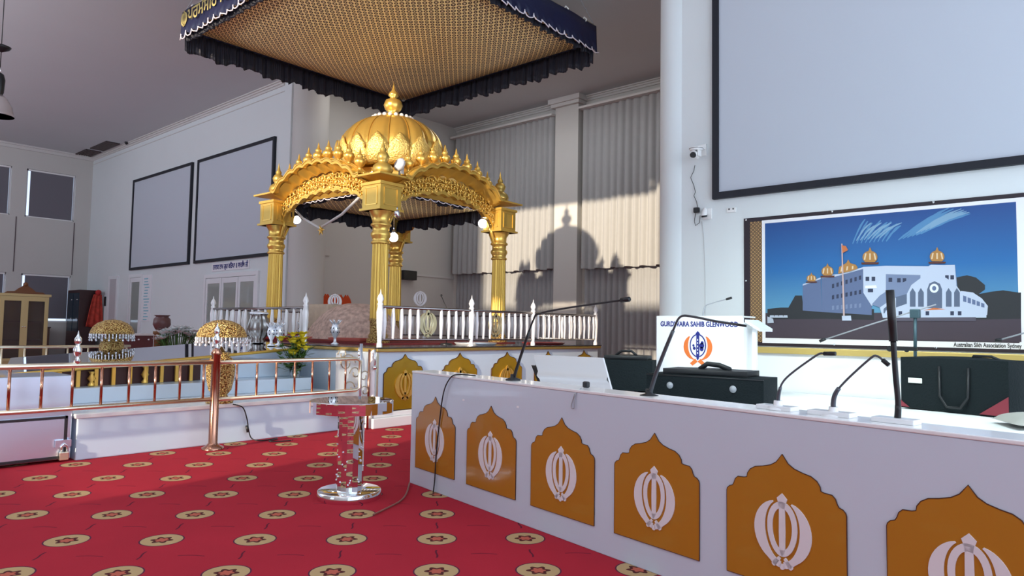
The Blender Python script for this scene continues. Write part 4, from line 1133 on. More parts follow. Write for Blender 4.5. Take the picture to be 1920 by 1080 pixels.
e = MB(); add_khanda(e, frame((a_.x, a_.y, (a_.z + .555) / 2), d_2, (0, 0, 1), (d_2.y, -d_2.x, 0)), .13, .01); e.build('khanda_emblem', GOLDL, t, True)
# silver pieces standing on the mirror
def on_mirror(x, y):
    # intersection of the ray with the sheet (average plane)
    n = (N2 - N1).cross(F1 - N1).normalized(); return onP(x, y, N1, n)
def atm(px, y):
    x = onY(px, 630, y).x; return Vector((x, y, pz(x, y)))
q = atm(509, 4.92); sil_vase('silver vase at the far left on the mirror table end', q, .30, q.z + .004)
q2_ = atm(523, 5.0)
sil_vase('silver vase beside the left gold column on the mirror table end', q2_, .30, q2_.z + .010)
q = atm(484, 4.95)
t = thing('silver_urn', 'ornate dark silver lobed urn on the mirror table', 'urn', (q.x, q.y, q.z + .006))
MB().lathe([(.09, 0), (.10, .02), (.08, .05), (.13, .11), (.155, .20), (.13, .30), (.10, .36), (.12, .39)], (0, 0, 0), 48, flute=.16, nfl=9).build('lobed_bowl', mat('antique_silver', (.28, .27, .26), .25, 1.0), t)
MB().lathe([(.12, .385), (.13, .40), (.10, .415), (.001, .43)], (0, 0, 0), 24).build('lid', SILVER, t)

# golden chhatri (umbrella) urns
def chhatri(label, c, hz, R, ztop=None):
    t = thing('golden_umbrella_stand', label, 'ornamental stand', c)
    H_ = hz
    MB().lathe([(.13, 0), (.135, .025), (.09, .05), (.07, .08), (.11, .13), (.135, .25), (.14, .36), (.115, .44), (.07, .48), (.09, .51)], (0, 0, 0), 40).build('embossed_urn', GOLDB, t)
    MB().lathe([(.05, .51), (.02, .56), (.018, H_ * .78), (.035, H_ * .80), (.02, H_ * .83), (.018, H_ - .10)], (0, 0, 0), 16).build('stem', CHROME, t)
    pr = [(R * 1.0, H_ - .17), (R * .97, H_ - .14), (R * .86, H_ - .085), (R * .66, H_ - .04), (R * .35, H_ - .008), (.001, H_ + .005)]
    MB().lathe(pr, (0, 0, 0), 48, flute=.04, nfl=12, cap=False).build('umbrella_dome', GOLDB, t, thick=.01)
    fr = MB(); n = 40
    for k in range(n):
        a = 2 * pi * k / n; l_ = .04 + .03 * (k % 2); fr.tube([(R * cos(a), R * sin(a), H_ - .17), (R * cos(a), R * sin(a), H_ - .17 - l_)], .007, 5); fr.ball((R * cos(a), R * sin(a), H_ - .18 - l_), .013, 6)
    fr.build('silver_fringe', SILVER, t)
# near one stands on the plinth
base = onX(411, 762, -7.0); 
dtop = onP(415, 601, base, fw)
chhatri('golden umbrella stand behind the main brass rail post', (base.x, base.y, .402), dtop.z - .40, .245)
b2 = onX(209, 660, -9.6); d2t = onX(209, 600, -9.6)
t0 = .55
chhatri('golden umbrella stand farther back beside the dark wardrobe', (b2.x, b2.y, t0), d2t.z - t0, .245)

# ------------------------------------------------------------------ brass railings
def fin(mb, c, s=1.0, m=0):
    mb.lathe([(.022 * s, 0), (.035 * s, .02 * s), (.018 * s, .05 * s), (.034 * s, .09 * s), (.036 * s, .13 * s), (.016 * s, .16 * s), (.030 * s, .19 * s), (.028 * s, .22 * s), (.010 * s, .25 * s), (.001, .29 * s)], c, 14, m)
RX = -6.66
t = thing('brass_railing', 'brass railing with thin balusters in front of the white plinth', 'railing', (RX, 3.29, 0))
y0r, ypost, y1r, y2r = .6, 3.29, 3.29, 4.99
MB().tube([(RX, y0r, .835), (RX, ypost, .835)], .024, 12).build('top_rail', BRASS, t, True)
MB().tube([(RX, y0r, .478), (RX, ypost, .478)], .020, 12).build('bottom_rail', BRASS, t, True)
MB().tube([(RX, ypost, .83), (RX, y2r - .05, .83), (RX, y2r, .80), (RX, y2r, .50), (RX, y2r - .05, .472), (RX, ypost, .472)], .020, 12).build('end_loop_rail', BRASS, t, True)
for y in [1.62 + .222 * i for i in range(-4, 8)]:
    if y < ypost - .08: MB().tube([(RX, y, .48), (RX, y, .83)], .012, 8).build('baluster', COPPER, t, True)
for y in [3.29 + .215 * i for i in range(1, 8)]: MB().tube([(RX, y, .475), (RX, y, .83)], .012, 8).build('baluster', COPPER, t, True)
pc = MB().lathe([(.10, 0), (.10, .02), (.06, .04), (.042, .06), (.042, .90), (.052, .92), (.03, .96)], (RX, ypost, 0), 24).build('main_post', COPPER, t, True)
f = MB(); fin(f, (RX, ypost, .95), .9); f.build('post_finial', CHROME, t, True)
f = MB(); fin(f, (RX, 2.09, .85), .95); f.build('rail_finial', CHROME, t, True)
f = MB(); fin(f, (RX, 4.97, .83), .45); f.build('rail_finial', CHROME, t, True)
# rear brass railing
t = thing('rear_railing', 'farther brass railing crossing behind the mirror table', 'railing', (-9.9, 2.2, 0))
za = onX(130, 650, -10.9).z
MB().tube([(-10.9, 1.0, za), (-10.9, 4.1, za)], .022, 10).build('top_rail', BRASS, t, True)
for i in range(12): MB().tube([(-10.9, 1.3 + i * .25, .05), (-10.9, 1.3 + i * .25, za)], .012, 8).build('baluster', BRASS, t, True)
MB().tube([(-10.9, 1.0, .1), (-10.9, 4.1, .1)], .016, 8).build('bottom_rail', BRASS, t, True)
# tall white corner post at the podium corner with chain
q = onZ(714, 790, .18)
t = thing('corner_stanchion', 'white stanchion with steel knob and chain at the podium corner', 'post', (-6.72, 5.22, 0))
MB().lathe([(.03, .19), (.03, .6), (.028, .88), (.036, .90), (.001, .93)], (0, 0, 0), 16).build('post_shaft', BALM, t)
MB().tube([(.04, -.01, .93), (.05, -.01, .82), (.045, -.01, .70)], .010, 6).ball((.047, -.01, .72), .028, 10).build('chain_lock', CHROME, t)
# etched glass screen with scrolls
t = thing('glass_gate', 'etched glass gate panel with scroll pattern and steel posts', 'gate', (-6.72, 5.1, 0))
gx = -6.74
MB().bb(gx - .004, gx + .004, 4.72, 5.16, .19, .90).build('glass_sheet', ETCH, t, True)
MB().tube([(gx, 5.06, 0), (gx, 5.06, 1.0)], .018, 10).build('gate_post', STEEL, t, True)
MB().tube([(gx, 5.18, 0), (gx, 5.18, .93)], .014, 10).build('gate_post', COPPER, t, True)
sc = MB()
for (yy, z0c, r0, sg) in ((4.86, .78, .09, 1), (4.98, .66, .06, -1), (5.11, .62, .055, 1), (5.12, .45, .05, -1), (4.9, .5, .06, 1), (4.80, .88, .05, -1)):
    sc.tube([(gx + .008, yy + sg * r0 * (1.3 - i * .06) * cos(i * .45), z0c + r0 * (1.3 - i * .06) * sin(i * .45)) for i in range(16)], .006, 5)
sc.build('scroll_pattern', mat('scroll_bronze', (.42, .36, .26), .4, .5), t, True)

# stainless donation box with padlock
t = thing('donation_box', 'stainless steel donation box with padlocked door behind the brass rail', 'donation box', (-7.05, 1.75, 0))
MB().bb(-7.5, -6.93, 1.0, 2.16, .02, .735).build('steel_body', STEEL, t, True, bevel=.01)
MB().bb(-6.93, -6.915, 1.05, 2.10, .05, .37).build('lower_door', STEEL, t, True, bevel=.004)
fr = MB()
for a in ((1.03, 2.12, .37, .39), (1.03, 2.12, .03, .05), (2.10, 2.12, .03, .39), (1.03, 1.05, .03, .39)): fr.bb(-6.93, -6.905, *a)
fr.build('door_frame', mat('dark_seam', (.05, .05, .06), .3, .6), t, True)
MB().bb(-6.91, -6.89, 2.03, 2.15, .13, .19).build('hasp', STEEL, t, True)
pl_ = MB().bb(-6.90, -6.865, 2.06, 2.13, .02, .09); pl_.build('padlock_body', BRASS, t, True, bevel=.006)
MB().tube([(-6.882, 2.075, .09), (-6.882, 2.075, .14), (-6.882, 2.095, .16), (-6.882, 2.115, .14), (-6.882, 2.115, .09)], .007, 8).build('padlock_shackle', CHROME, t, True)
MB().lathe([(.30, .735), (.27, .78), (.16, .82), (.001, .835)], (-7.22, 1.45, 0), 32).build('domed_lid', STEEL, t, True)

# yellow flowers in glass vase
q = onZ(552, 730, .402)
t = thing('flower_vase', 'yellow flowers with green leaves in a clear glass vase', 'flowers', (q.x, q.y, .402))
zc = onP(545, 652, q, fw).z - .402
MB().lathe([(.05, 0), (.055, .01), (.045, .05), (.06, .2), (.075, .30)], (0, 0, 0), 24).build('glass_vase', CLEAR, t, thick=.003)
st_ = MB(); lf = MB(); fw_ = MB(); rnd = random.Random(5)
for i in range(44):
    a = rnd.uniform(0, 2 * pi); rr_ = rnd.uniform(.03, .24); h = zc + rnd.uniform(-.14, .16)
    tip = Vector((rr_ * cos(a), rr_ * sin(a), h)); st_.tube([(0, 0, .05), (rr_ * .2 * cos(a), rr_ * .2 * sin(a), .3), tip], .004, 5)
    for k in range(3):
        b = rnd.uniform(0, 6.28); d = Vector((cos(b), sin(b), rnd.uniform(-.2, .6))).normalized(); n_ = d.cross(Vector((0, 0, 1))).normalized() * .032; p0 = tip + Vector((0, 0, -.10 - .05 * k))
        lf.add([p0, p0 + d * .07 + n_, p0 + d * .15, p0 + d * .07 - n_], [(0, 1, 2, 3)])
    if i % 3 == 0:
        s = rnd.uniform(1.2, 2.0)
        for k in range(9):
            b = k * 2 * pi / 9; d = Vector((cos(b), sin(b), .5)); n_ = Vector((-sin(b), cos(b), 0)) * .018 * s
            fw_.add([tip, tip + d * .03 * s + n_, tip + d * .055 * s, tip + d * .03 * s - n_], [(0, 1, 2, 3)])
        fw_.ball(tip + Vector((0, 0, .015)), .02 * s, 8)
st_.build('stems', GREEN, t); lf.build('leaves', GREEN, t); fw_.build('yellow_blooms', YELLOW, t)

# cable on the plinth
tag(MB().tube(smooth([onX(437, 758, -6.86), onX(455, 764, -6.86), onX(463, 785, -6.86), onX(466, 805, -6.86), onX(472, 822, -6.84), onZ(490, 826, .01), onZ(520, 822, .01), onZ(505, 828, .01), onZ(545, 826, .01)]), .006, 6).tube([onX(463, 798, -6.85), onX(465, 810, -6.85)], .016, 8).build('power_cable', BLACK), 'dark power cable with inline switch hanging over the white plinth', 'cable')
tag(MB().tube(smooth([onZ(768, 905, .01), onZ(762, 925, .01), onZ(752, 938, .01), onZ(735, 948, .01), onZ(700, 965, .01)]), .006, 6).build('floor_cable', CORD), 'thin brownish cable on the carpet at the counter corner', 'cable')

# ------------------------------------------------------------------ mirrored pedestal table
q = onZ(655, 925, .03); pc_ = Vector((q.x, q.y, 0))
dist = (pc_.xy).length
t = thing('mirror_pedestal', 'round mirrored pedestal table standing on the red carpet', 'table', pc_)
MB().lathe([(.215, 0), (.22, .01), (.22, .055), (.212, .06), (.001, .06)], (0, 0, 0), 64).build('base_disc', MIRROR, t)
MB().lathe([(.092, .06), (.092, .60)], (0, 0, 0), 14).build('faceted_column', MIRROR, t)
o = t.children[-1]
for p in o.data.polygons: p.use_smooth = False
MB().lathe([(.24, .595), (.29, .60), (.29, .675), (.285, .68), (.001, .68)], (0, 0, 0), 40).build('top_disc', MIRROR, t)
for p in t.children[-1].data.polygons: p.use_smooth = False
r_ = random.Random(9); g = MB()
for i in range(60):
    a = r_.uniform(0, 6.28); g.ball((.093 * cos(a), .093 * sin(a), r_.uniform(.08, .58)), .006, 6)
g.build('crystal_studs', SILVER, t)

# ------------------------------------------------------------------ lectern with emblem sign
lp = onY(1312, 640, 6.98)
LW = onY(1393, 640, 6.98).x - onY(1231, 640, 6.98).x
LE = Vector((1, 0, 0)); LN = Vector((0, -1, 0))
lp.x = (onY(1393, 640, 6.98).x + onY(1231, 640, 6.98).x) / 2
lrz = math.atan2(LE.y, LE.x)
t = thing('lectern', 'white lectern printed GURDWARA SAHIB GLENWOOD with blue and orange emblem', 'lectern', (lp.x, lp.y, SZ), lrz)
ztl = onP(1312, 595, lp, LN).z - SZ
MB().bb(-LW / 2, LW / 2, 0, .02, 0, ztl).build('front_board', PAPER, t)
MB().bb(-LW / 2, -LW / 2 + .02, .02, .30, 0, ztl - .05).build('side_board', WHITE, t)
MB().bb(LW / 2 - .02, LW / 2, .02, .30, 0, ztl - .05).build('side_board', WHITE, t)
MB().bb(-LW / 2, LW / 2, .0, .32, ztl, ztl + .015).build('top_board', WHITE, t)
# sloping side shelf at right
sh = MB(); sh.add([(LW / 2, .05, ztl - .02), (LW / 2 + .15, .05, ztl - .11), (LW / 2 + .15, .40, ztl - .11), (LW / 2, .40, ztl - .02), (LW / 2, .05, ztl - .05), (LW / 2 + .15, .05, ztl - .14), (LW / 2 + .15, .40, ztl - .14), (LW / 2, .40, ztl - .05)], [(0, 1, 2, 3), (4, 7, 6, 5), (0, 4, 5, 1), (1, 5, 6, 2), (2, 6, 7, 3), (3, 7, 4, 0)])
sh.build('side_shelf', WHITE, t); MB().bb(LW / 2 + .055, LW / 2 + .095, .1, .14, 0, ztl - .10).build('side_leg', WHITE, t)
Xl = frame((0, -.002, ztl - .075), (1, 0, 0), (0, 0, 1), (0, -1, 0))
text('GURDWARA SAHIB GLENWOOD', .075, Xl, BLUEP, 'sign_lettering', t, world=False, bold=.0022, width=LW * .90)
em = MB(); cz = ztl - .30
T_ = frame((0, -.002, cz), (1, 0, 0), (0, 0, 1), (0, -1, 0))
def strip(fn_in, fn_out, n, m):
    for i in range(n):
        a, b = i / n, (i + 1) / n; em.prism([fn_in(a), fn_in(b), fn_out(b), fn_out(a)], T_, .0015, m)
strip(lambda q: (.082 * sin(q * 2 * pi), .112 * cos(q * 2 * pi)), lambda q: (.094 * sin(q * 2 * pi), .124 * cos(q * 2 * pi)), 40, 0)
em.prism([(0, .155), (.025, .128), (.016, .11), (.018, -.10), (.012, -.14), (0, -.155), (-.012, -.14), (-.018, -.10), (-.016, .11), (-.025, .128)], T_, .0025, 0)
for s in (1, -1):
    strip(lambda q: (s * .112 * sin(.9 + q * 2.05) , .155 * cos(.9 + q * 2.05)), lambda q: (s * (.112 + .055 * sin(pi * min(1, q * .9 + .1)) ** .8) * sin(.9 + q * 2.05), (.155 + .03 * sin(pi * q)) * cos(.9 + q * 2.05)), 20, 1)
    em.prism([(s * .00, -.17), (s * .03, -.14), (s * .09, -.19), (s * .06, -.215)], T_, .002, 1)
for x, y, r in ((.045, .0, .028), (.045, -.035, .022), (.05, .03, .016), (-.04, -.03, .016), (-.05, .0, .012)):
    em.prism([(x + r * cos(k * pi / 6), y + r * 1.1 * sin(k * pi / 6)) for k in range(12)], T_, .002, 0)
for k in range(5): em.prism([(-.005, .07 - k * .035), (.005, .07 - k * .035), (.005, .052 - k * .035), (-.005, .052 - k * .035)], T_, .0035, 2)
em.build('printed_emblem', [BLUEP, ORNP, PAPER], t)

# ------------------------------------------------------------------ gooseneck microphones
def mic(label, pts_px, P, n, r=.007, base=True, thickbase=None, head=.014, hl=.06, bz=None, mb=None, extra=None):
    pts = [onP(x, y, P, n) for x, y in pts_px]
    t = thing('gooseneck_microphone', label, 'microphone', pts[0])
    # smooth
    fine = []
    for i in range(len(pts) - 1):
        p0 = pts[max(0, i - 1)]; p1 = pts[i]; p2 = pts[i + 1]; p3 = pts[min(len(pts) - 1, i + 2)]
        for k in range(6):
            s = k / 6; fine.append(.5 * ((2 * p1) + (p2 - p0) * s + (2 * p0 - 5 * p1 + 4 * p2 - p3) * s * s + (3 * p1 - p0 - 3 * p2 + p3) * s ** 3))
    fine.append(pts[-1])
    nb = len(fine) // 3
    if thickbase: MB().tube(fine[:nb + 1], thickbase, 10, taper=.8).build('rigid_stem', GREYS if mb is None else mb, t, True)
    MB().tube(fine, r, 8).build('gooseneck', GREYS if mb is None else mb, t, True)
    d = (fine[-1] - fine[-2]).normalized(); MB().tube([fine[-1], fine[-1] + d * hl], head, 10).build('mic_head', BLACK, t, True)
    if base:
        b = pts[0]; MB().lathe([(.05, 0), (.05, .008), (.02, .018), (.018, .04)], b, 20).build('base_flange', BLACK if base == 1 else WHITE, t, True)
    return t
MICM = mat('mic_dark_grey', (.10, .11, .13), .35, .6)
CPl = A0 - cn * .10   # plane through the counter ledge
mic('black gooseneck microphone on the counter left end reaching right', ((962, 713), (975, 672), (1000, 600), (1012, 588), (1060, 578), (1165, 563)), CPl, cn, .006, 1, .011, mb=BLACK)
mic('tall gooseneck microphone on the counter in front of the main black bag', ((1217, 744), (1232, 695), (1262, 620), (1276, 594), (1300, 594), (1340, 602), (1385, 609)), CPl, cn, .006, 1, .012, mb=mat('dark_grey_metal', (.08, .09, .10), .35, .5), head=.006, hl=.04)
mic('small gooseneck microphone left of a matching one on the counter', ((1459, 768), (1461, 735), (1475, 708), (1530, 667), (1545, 663)), CPl, cn, .0045, 2, .009, head=.009, hl=.05, mb=MICM)
mic('small gooseneck microphone right of a matching one on the counter', ((1563, 781), (1564, 745), (1582, 718), (1632, 672), (1645, 668), (1655, 675)), CPl, cn, .0045, 2, .011, head=.009, hl=.03, mb=MICM)
mic('thick black microphone on a straight stem in front of the right bag', ((1681, 803), (1684, 760), (1679, 700), (1675, 640)), CPl, cn, .011, 1, .014, mb=BLACK, head=.0155, hl=.20)
mic('gooseneck microphone mounted on top of the lectern', ((1317, 594), (1322, 575), (1333, 569), (1362, 561)), lp + LN * -.2, LN, .006, False, .010, head=.013, hl=.06, mb=GREYS)
# white base blocks on the ledge
for lb, x0_, x1_ in (('white plastic base block under the left small microphone', 1420, 1495), ('white plastic base block under the right small microphone', 1520, 1600), ('white plastic base plate under the thick microphone', 1645, 1715)):
    xm = (x0_ + x1_) / 2; yb = 775 + (xm - 1457) * .115
    c = onP(xm, yb, CPl, cn); c.z = .861; w = (x1_ - x0_) / FPX * 3.0
    tag(MB().box((c.x, c.y, c.z + .011), (w, .07, .02), AG).build('microphone_base_block', WHITE, bevel=.003), lb, 'base block')
# boom stand behind
PB = Vector((-1.9, 7.9, 0)); nb_ = Vector((0, 1, 0))
PP = lambda x, y: onY(x, y, 7.9)
t = thing('boom_stand', 'grey boom stand with clamp in front of the banner', 'microphone stand', PP(1717, 655))
MB().tube([PP(1716, 668), PP(1716, 590)], .016, 8).build('upright', TEALM, t, True)
MB().tube([PP(1545, 637), PP(1640, 606), PP(1755, 571)], .007, 8).build('boom_arm', GREYS, t, True)
MB().box(PP(1716, 588), (.09, .06, .09)).build('clamp_knuckle', TEALM, t, True, bevel=.01)
MB().tube([PP(1537, 640), PP(1548, 635)], .016, 8).build('boom_tip', BLACK, t, True)
q = PP(1680, 654); MB().box(q + Vector((.06, 0, -.0)), (.26, .06, .03)).ball(PP(1668, 654), .03, 10).ball(PP(1700, 656), .025, 10).build('base_clamp', BLACK, t, True)
MB().tube([PP(1716, 668), Vector((PP(1716, 668).x, 7.9, SZ + .01))], .013, 8).build('lower_tube', TEALM, t, True)
MB().lathe([(.12, 0), (.12, .015), (.02, .03)], (PP(1716, 668).x, 7.9, SZ + .01), 20).build('foot', BLACK, t, True)
t = thing('boom_stand', 'second boom arm reaching in from the right frame edge', 'microphone stand', PP(1990, 640))
MB().tube([PP(1872, 638), PP(1925, 623), PP(1990, 603)], .007, 8).build('boom_arm', GREYS, t, True); MB().tube([PP(1866, 638), PP(1878, 637)], .016, 8).build('boom_tip', BLACK, t, True)
MB().tube([PP(1990, 603), Vector((PP(1990, 603).x, 7.9, SZ + .01))], .014, 8).build('upright', TEALM, t, True)
MB().lathe([(.12, 0), (.12, .015), (.02, .03)], (PP(1990, 603).x, 7.9, SZ + .01), 20).build('foot', BLACK, t, True)

# ------------------------------------------------------------------ bags, white tilted board
def softbox(mb, sx, sy, sz, bulge=.02, n=8, m=0, z0=0.0):
    # rounded soft box
    for (ax, s) in ((0, 1), (0, -1), (1, 1), (1, -1), (2, 1), (2, -1)):
        def f(u, v):
            a, b = 2 * u - 1, 2 * v - 1
            if ax == 0: p = [s, a * s, b]
            elif ax == 1: p = [-a * s, s, b]
            else: p = [a, b * s, s]
            bl = bulge * (1 - a * a) * (1 - b * b)
            v3 = Vector((p[0] * sx / 2, p[1] * sy / 2, p[2] * sz / 2)); v3[ax] += s * bl
            return (v3.x, v3.y, v3.z + sz / 2 + z0)
        mb.grid(f, n, n, m)
    return mb
# main bag: long side parallel to the camera plane
bR, bL = onZ(1432, 776, SZ + .02), onZ(1212, 758, SZ + .02)
bd_ = Vector((bR.x - bL.x, bR.y - bL.y, 0)); Lb = bd_.length; brz = math.atan2(bd_.y, bd_.x)
hB = onP(1212, 695, bL, fw).z - SZ - .015
bc = (bL + bR) / 2 + Vector((-sin(brz), cos(brz), 0)) * .20
t = thing('instrument_bag', 'long black instrument bag on the stage in front of the lectern', 'bag', (bc.x, bc.y, SZ + .014), brz)
softbox(MB(), Lb, .40, hB * .93, .012, 10).build('bag_body', BAGM, t, bevel=.0)
softbox(MB(), Lb * .72, .34, .05, .012, 6, z0=hB * .93).build('flap_pocket', BAGT, t)
MB().tube([(-Lb * .06, -.10, hB * .93 + .05), (Lb * .0, -.08, hB * .93 + .10), (Lb * .10, -.06, hB * .93 + .09), (Lb * .20, -.1, hB * .93 + .06)], .022, 8).build('handle', BAGT, t)
for xk in (-.28, .26): MB().lathe([(.028, 0), (.03, .006), (.018, .012), (.012, .02), (.001, .021)], (0, 0, 0), 18, X=frame((Lb * xk, -.205, hB * .62 + .0), (1, 0, 0), (0, 0, 1), (0, -1, 0))).build('round_stud', GREYS, t)
MB().tube([(-Lb / 2, -.20, hB * .90), (Lb / 2, -.20, hB * .90)], .006, 6).build('zip_seam', BLACK, t)
# second bag behind at left
q = onZ(1175, 745, SZ + .02); q = onY(1175, 720, 7.2)
t = thing('small_black_case', 'dark case with bag strap lying left of the lectern', 'case', (-4.28, 6.9, SZ + .014), .35)
softbox(MB(), .62, .40, .33, .01, 8).build('case_body', BAGM, t)
softbox(MB(), .48, .30, .05, .012, 6, z0=.33).build('top_pad', BAGT, t)
MB().tube([(-.12, -.1, .38), (-.05, -.1, .43), (.06, -.1, .43), (.12, -.1, .38)], .014, 8).build('handle', BAGT, t)
# upright bag on the right
bR, bL = onZ(1893, 783, SZ + .02), onZ(1690, 762, SZ + .02)
bd_ = Vector((bR.x - bL.x, bR.y - bL.y, 0)); Lb = bd_.length; brz = math.atan2(bd_.y, bd_.x)
hB = onP(1690, 669, bL, fw).z - SZ - .015
bc = (bL + bR) / 2 + Vector((-sin(brz), cos(brz), 0)) * .17
t = thing('upright_bag', 'upright black bag with maroon corners and white tag on the stage', 'bag', (bc.x, bc.y, SZ + .014), brz)
softbox(MB(), Lb, .34, hB, .02, 10).build('bag_body', BAGM, t)
MB().tube([(Lb * .12, -.05, hB), (Lb * .14, -.05, hB + .03), (Lb * .30, -.05, hB + .03), (Lb * .38, -.05, hB)], .011, 8).build('top_handle', BAGT, t)
for sg in (-1, 1):
    MB().add([(sg * Lb / 2, -.182, .01), (sg * (Lb / 2 - (.22 if sg > 0 else .08)), -.182, .01), (sg * Lb / 2, -.182, .17 if sg > 0 else .07)], [(0, 1, 2)]).build('maroon_corner', mat('maroon_fabric', (.22, .03, .045), .8), t, thick=.006)
MB().bb(-Lb * .41, -Lb * .27, -.196, -.188, hB * .50, hB * .60).build('white_tag', mat('tag_cream', (.7, .72, .66), .6), t, bevel=.003)
MB().tube([(-Lb * .10, -.195, hB * .85), (-Lb * .09, -.21, hB * .3), (-Lb * .02, -.215, hB * .10), (Lb * .10, -.215, hB * .10), (Lb * .17, -.21, hB * .3), (Lb * .17, -.195, hB * .85)], .012, 8).build('carry_strap', BAGT, t)
# pillow corner at far right
q = onZ(1925, 800, SZ + .02)
t_ = MB()
def pil(u, v):
    a, b = 2 * u - 1, 2 * v - 1; e = (1 - a ** 4) * (1 - b ** 4); return (a * .32, b * .22, .07 * e ** .6)
def pil2(u, v):
    x, y, z = pil(u, v); return (x, y, -.02 * ((1 - (2 * u - 1) ** 4) * (1 - (2 * v - 1) ** 4)) ** .6)
t_.grid(pil, 14, 12); t_.grid(lambda u, v: pil2(1 - u, v), 14, 12)
q = onZ(1972, 795, SZ + .03)
T_ = Matrix.Translation((q.x, q.y, SZ + .035)) @ Matrix.Rotation(.5, 4, 'Z'); t_.v = [tuple(T_ @ Vector(p)) for p in t_.v]
tag(t_.build('cushion', mat('grey_linen', (.42, .42, .38), .8)), 'grey flat cushion at the right edge of the stage sheet', 'cushion')
# white tilted board (music stand desk)
PBd = onP(1080, 735, A0 - cn * .75, cn); 
TL, TR, BR, BL = (onP(1000, 665, PBd + Vector((0, .25, 0)), cn), onP(1130, 671, PBd + Vector((0, .25, 0)), cn), onP(1150, 745, PBd, cn), onP(1018, 735, PBd, cn))
t = thing('tilted_white_board', 'tilted white reading desk board behind the counter left end', 'reading desk', ((TL + BR) / 2))
def bf(u, v, d):
    p = BL.lerp(BR, u).lerp(TL.lerp(TR, u), v); return p + cn * (-.0) + Vector((0, .018 * d, 0)) + cn * (.02 * exp(-((v - .42) / .06) ** 2) if d == 0 else 0)
mb = MB().grid(lambda u, v: bf(u, v, 0), 6, 24).grid(lambda u, v: bf(1 - u, v, 1), 6, 4)
for a_ in (0, 1): mb.grid(lambda u, v: bf(a_, v, u), 1, 4); mb.grid(lambda u, v: bf(u, a_, v), 4, 1)
mb.build('board', WHITE, t, True)
MB().add([tuple(BL + Vector((-.03, .02, 0))), tuple(BL + Vector((.03, 0, -.02))), tuple(BL.lerp(TL, .68) + Vector((.0, .0, 0))), tuple(BL.lerp(TL, .68) + Vector((-.05, .0, 0)))], [(0, 1, 2, 3)]).build('side_bracket', BLACK, t, True, thick=.01)
cbm = (BL + BR) / 2; MB().tube([cbm + Vector((0, .05, -.01)), Vector((cbm.x, cbm.y + .05, SZ + .02))], .02, 10).build('support_leg', BLACK, t, True)
MB().lathe([(.16, 0), (.16, .015), (.02, .03)], (cbm.x, cbm.y + .05, SZ + .012), 20).build('foot', BLACK, t, True)
q = onP(1099, 738, A0 - cn * .14, cn)
tag(MB().box((q.x, q.y, .862 + .018), (.04, .03, .036), AG).build('microphone_clip', BLACK, bevel=.008), 'small black clip standing on the counter ledge', 'clip')
# cables on the counter front
def fr_pt(x, y, off=.008): return onP(x, y, A0 + cn * off, cn)
a = fr_pt(838, 712); b_ = fr_pt(845, 703, -.01)
tag(MB().tube(smooth([Vector((fr_pt(878, 707).x, fr_pt(878, 707).y, .87)) - cn * .06, Vector((fr_pt(858, 700).x, fr_pt(858, 700).y, .872)) - cn * .01, fr_pt(845, 708, .015), fr_pt(832, 735, .02), fr_pt(824, 790, .015), fr_pt(818, 850, .015), fr_pt(815, 900, .015), fr_pt(812, 925, .015)]), .0045, 8).build('microphone_cable', BLACK), 'black cable draped over the counter across the first arch panel', 'cable')
tag(MB().tube(smooth([fr_pt(1078, 738, .006), fr_pt(1074, 750, .01), fr_pt(1071, 762, .01), fr_pt(1073, 766, .01), fr_pt(1077, 764, .01), fr_pt(1077, 750, .01), fr_pt(1079, 738, .006), Vector((fr_pt(1080, 736).x, fr_pt(1080, 736).y, .868)) - cn * .04]), .003, 6).build('cable_loop', GREYS), 'thin grey wire loop hanging over the counter edge', 'cable')
for lb, x, y in (('small white sticker mark on the counter near the cable', 869, 750), ('small white sticker mark on the counter further right', 971, 763)):
    c = fr_pt(x, y, .001); tag(MB().box((c.x, c.y, c.z), (.022, .002, .012), AG).build('sticker', PAPER), lb, 'sticker')

# ------------------------------------------------------------------ far left furniture
# gilt display cabinet
def X2(x, y, X): return onX(x, y, X)
XG = -22.0
ya, yb_ = X2(-3, 600, XG).y, X2(90, 600, XG).y; zt = X2(40, 552, XG).z
t = thing('gilt_display_cabinet', 'gilt two-door glass display cabinet with carved crest at the left edge', 'display cabinet', (XG, (ya + yb_) / 2, 0))
w2 = (yb_ - ya) / 2
GILT = mat('gilt_cream', (.62, .50, .24), .4, .3)
MB().bb(-.45, -.43, -w2, w2, .1, zt).bb(-.45, 0, -w2, -w2 + .03, .1, zt).bb(-.45, 0, w2 - .03, w2, .1, zt).bb(-.45, 0, -w2, w2, .08, .14).bb(-.45, 0.045, -w2 - .04, w2 + .04, zt - .045, zt + .02).build('carcass', GILT, t)
cr = [(-.5, 0), (-.42, .05), (-.25, .06), (-.16, .14), (-.08, .19), (0, .28), (.08, .19), (.16, .14), (.25, .06), (.42, .05), (.5, 0)]
MB().prism([(x * w2 * 1.7, y) for x, y in cr], frame((-.04, 0, zt + .02), (0, 1, 0), (0, 0, 1), (1, 0, 0)), .06).ball((0, 0, zt + .27), .06, 10).build('carved_crest', mat('crest_red_gold', (.20, .08, .03), .5), t)
for sg in (-1, 1):
    d = MB(); a0, a1 = (0, w2 - .02) if sg > 0 else (-w2 + .02, 0)
    d.bb(.005, .035, a0, a0 + .08, .14, zt - .05); d.bb(.005, .035, a1 - .08, a1, .14, zt - .05); d.bb(0, .03, a0 + .08, a1 - .08, .14, .22); d.bb(0, .03, a0 + .08, a1 - .08, zt - .17, zt - .05)
    dd = d.build('glass_door', GILT, t); MB().bb(.01, .015, a0 + .08, a1 - .08, .22, zt - .17).build('glass', mat('cabinet_glass', (.10, .08, .08), .05, alpha=.5), dd)
    MB().ball((.05, sg * .03, zt * .55), .02, 8).build('door_knob', CHROME, dd)
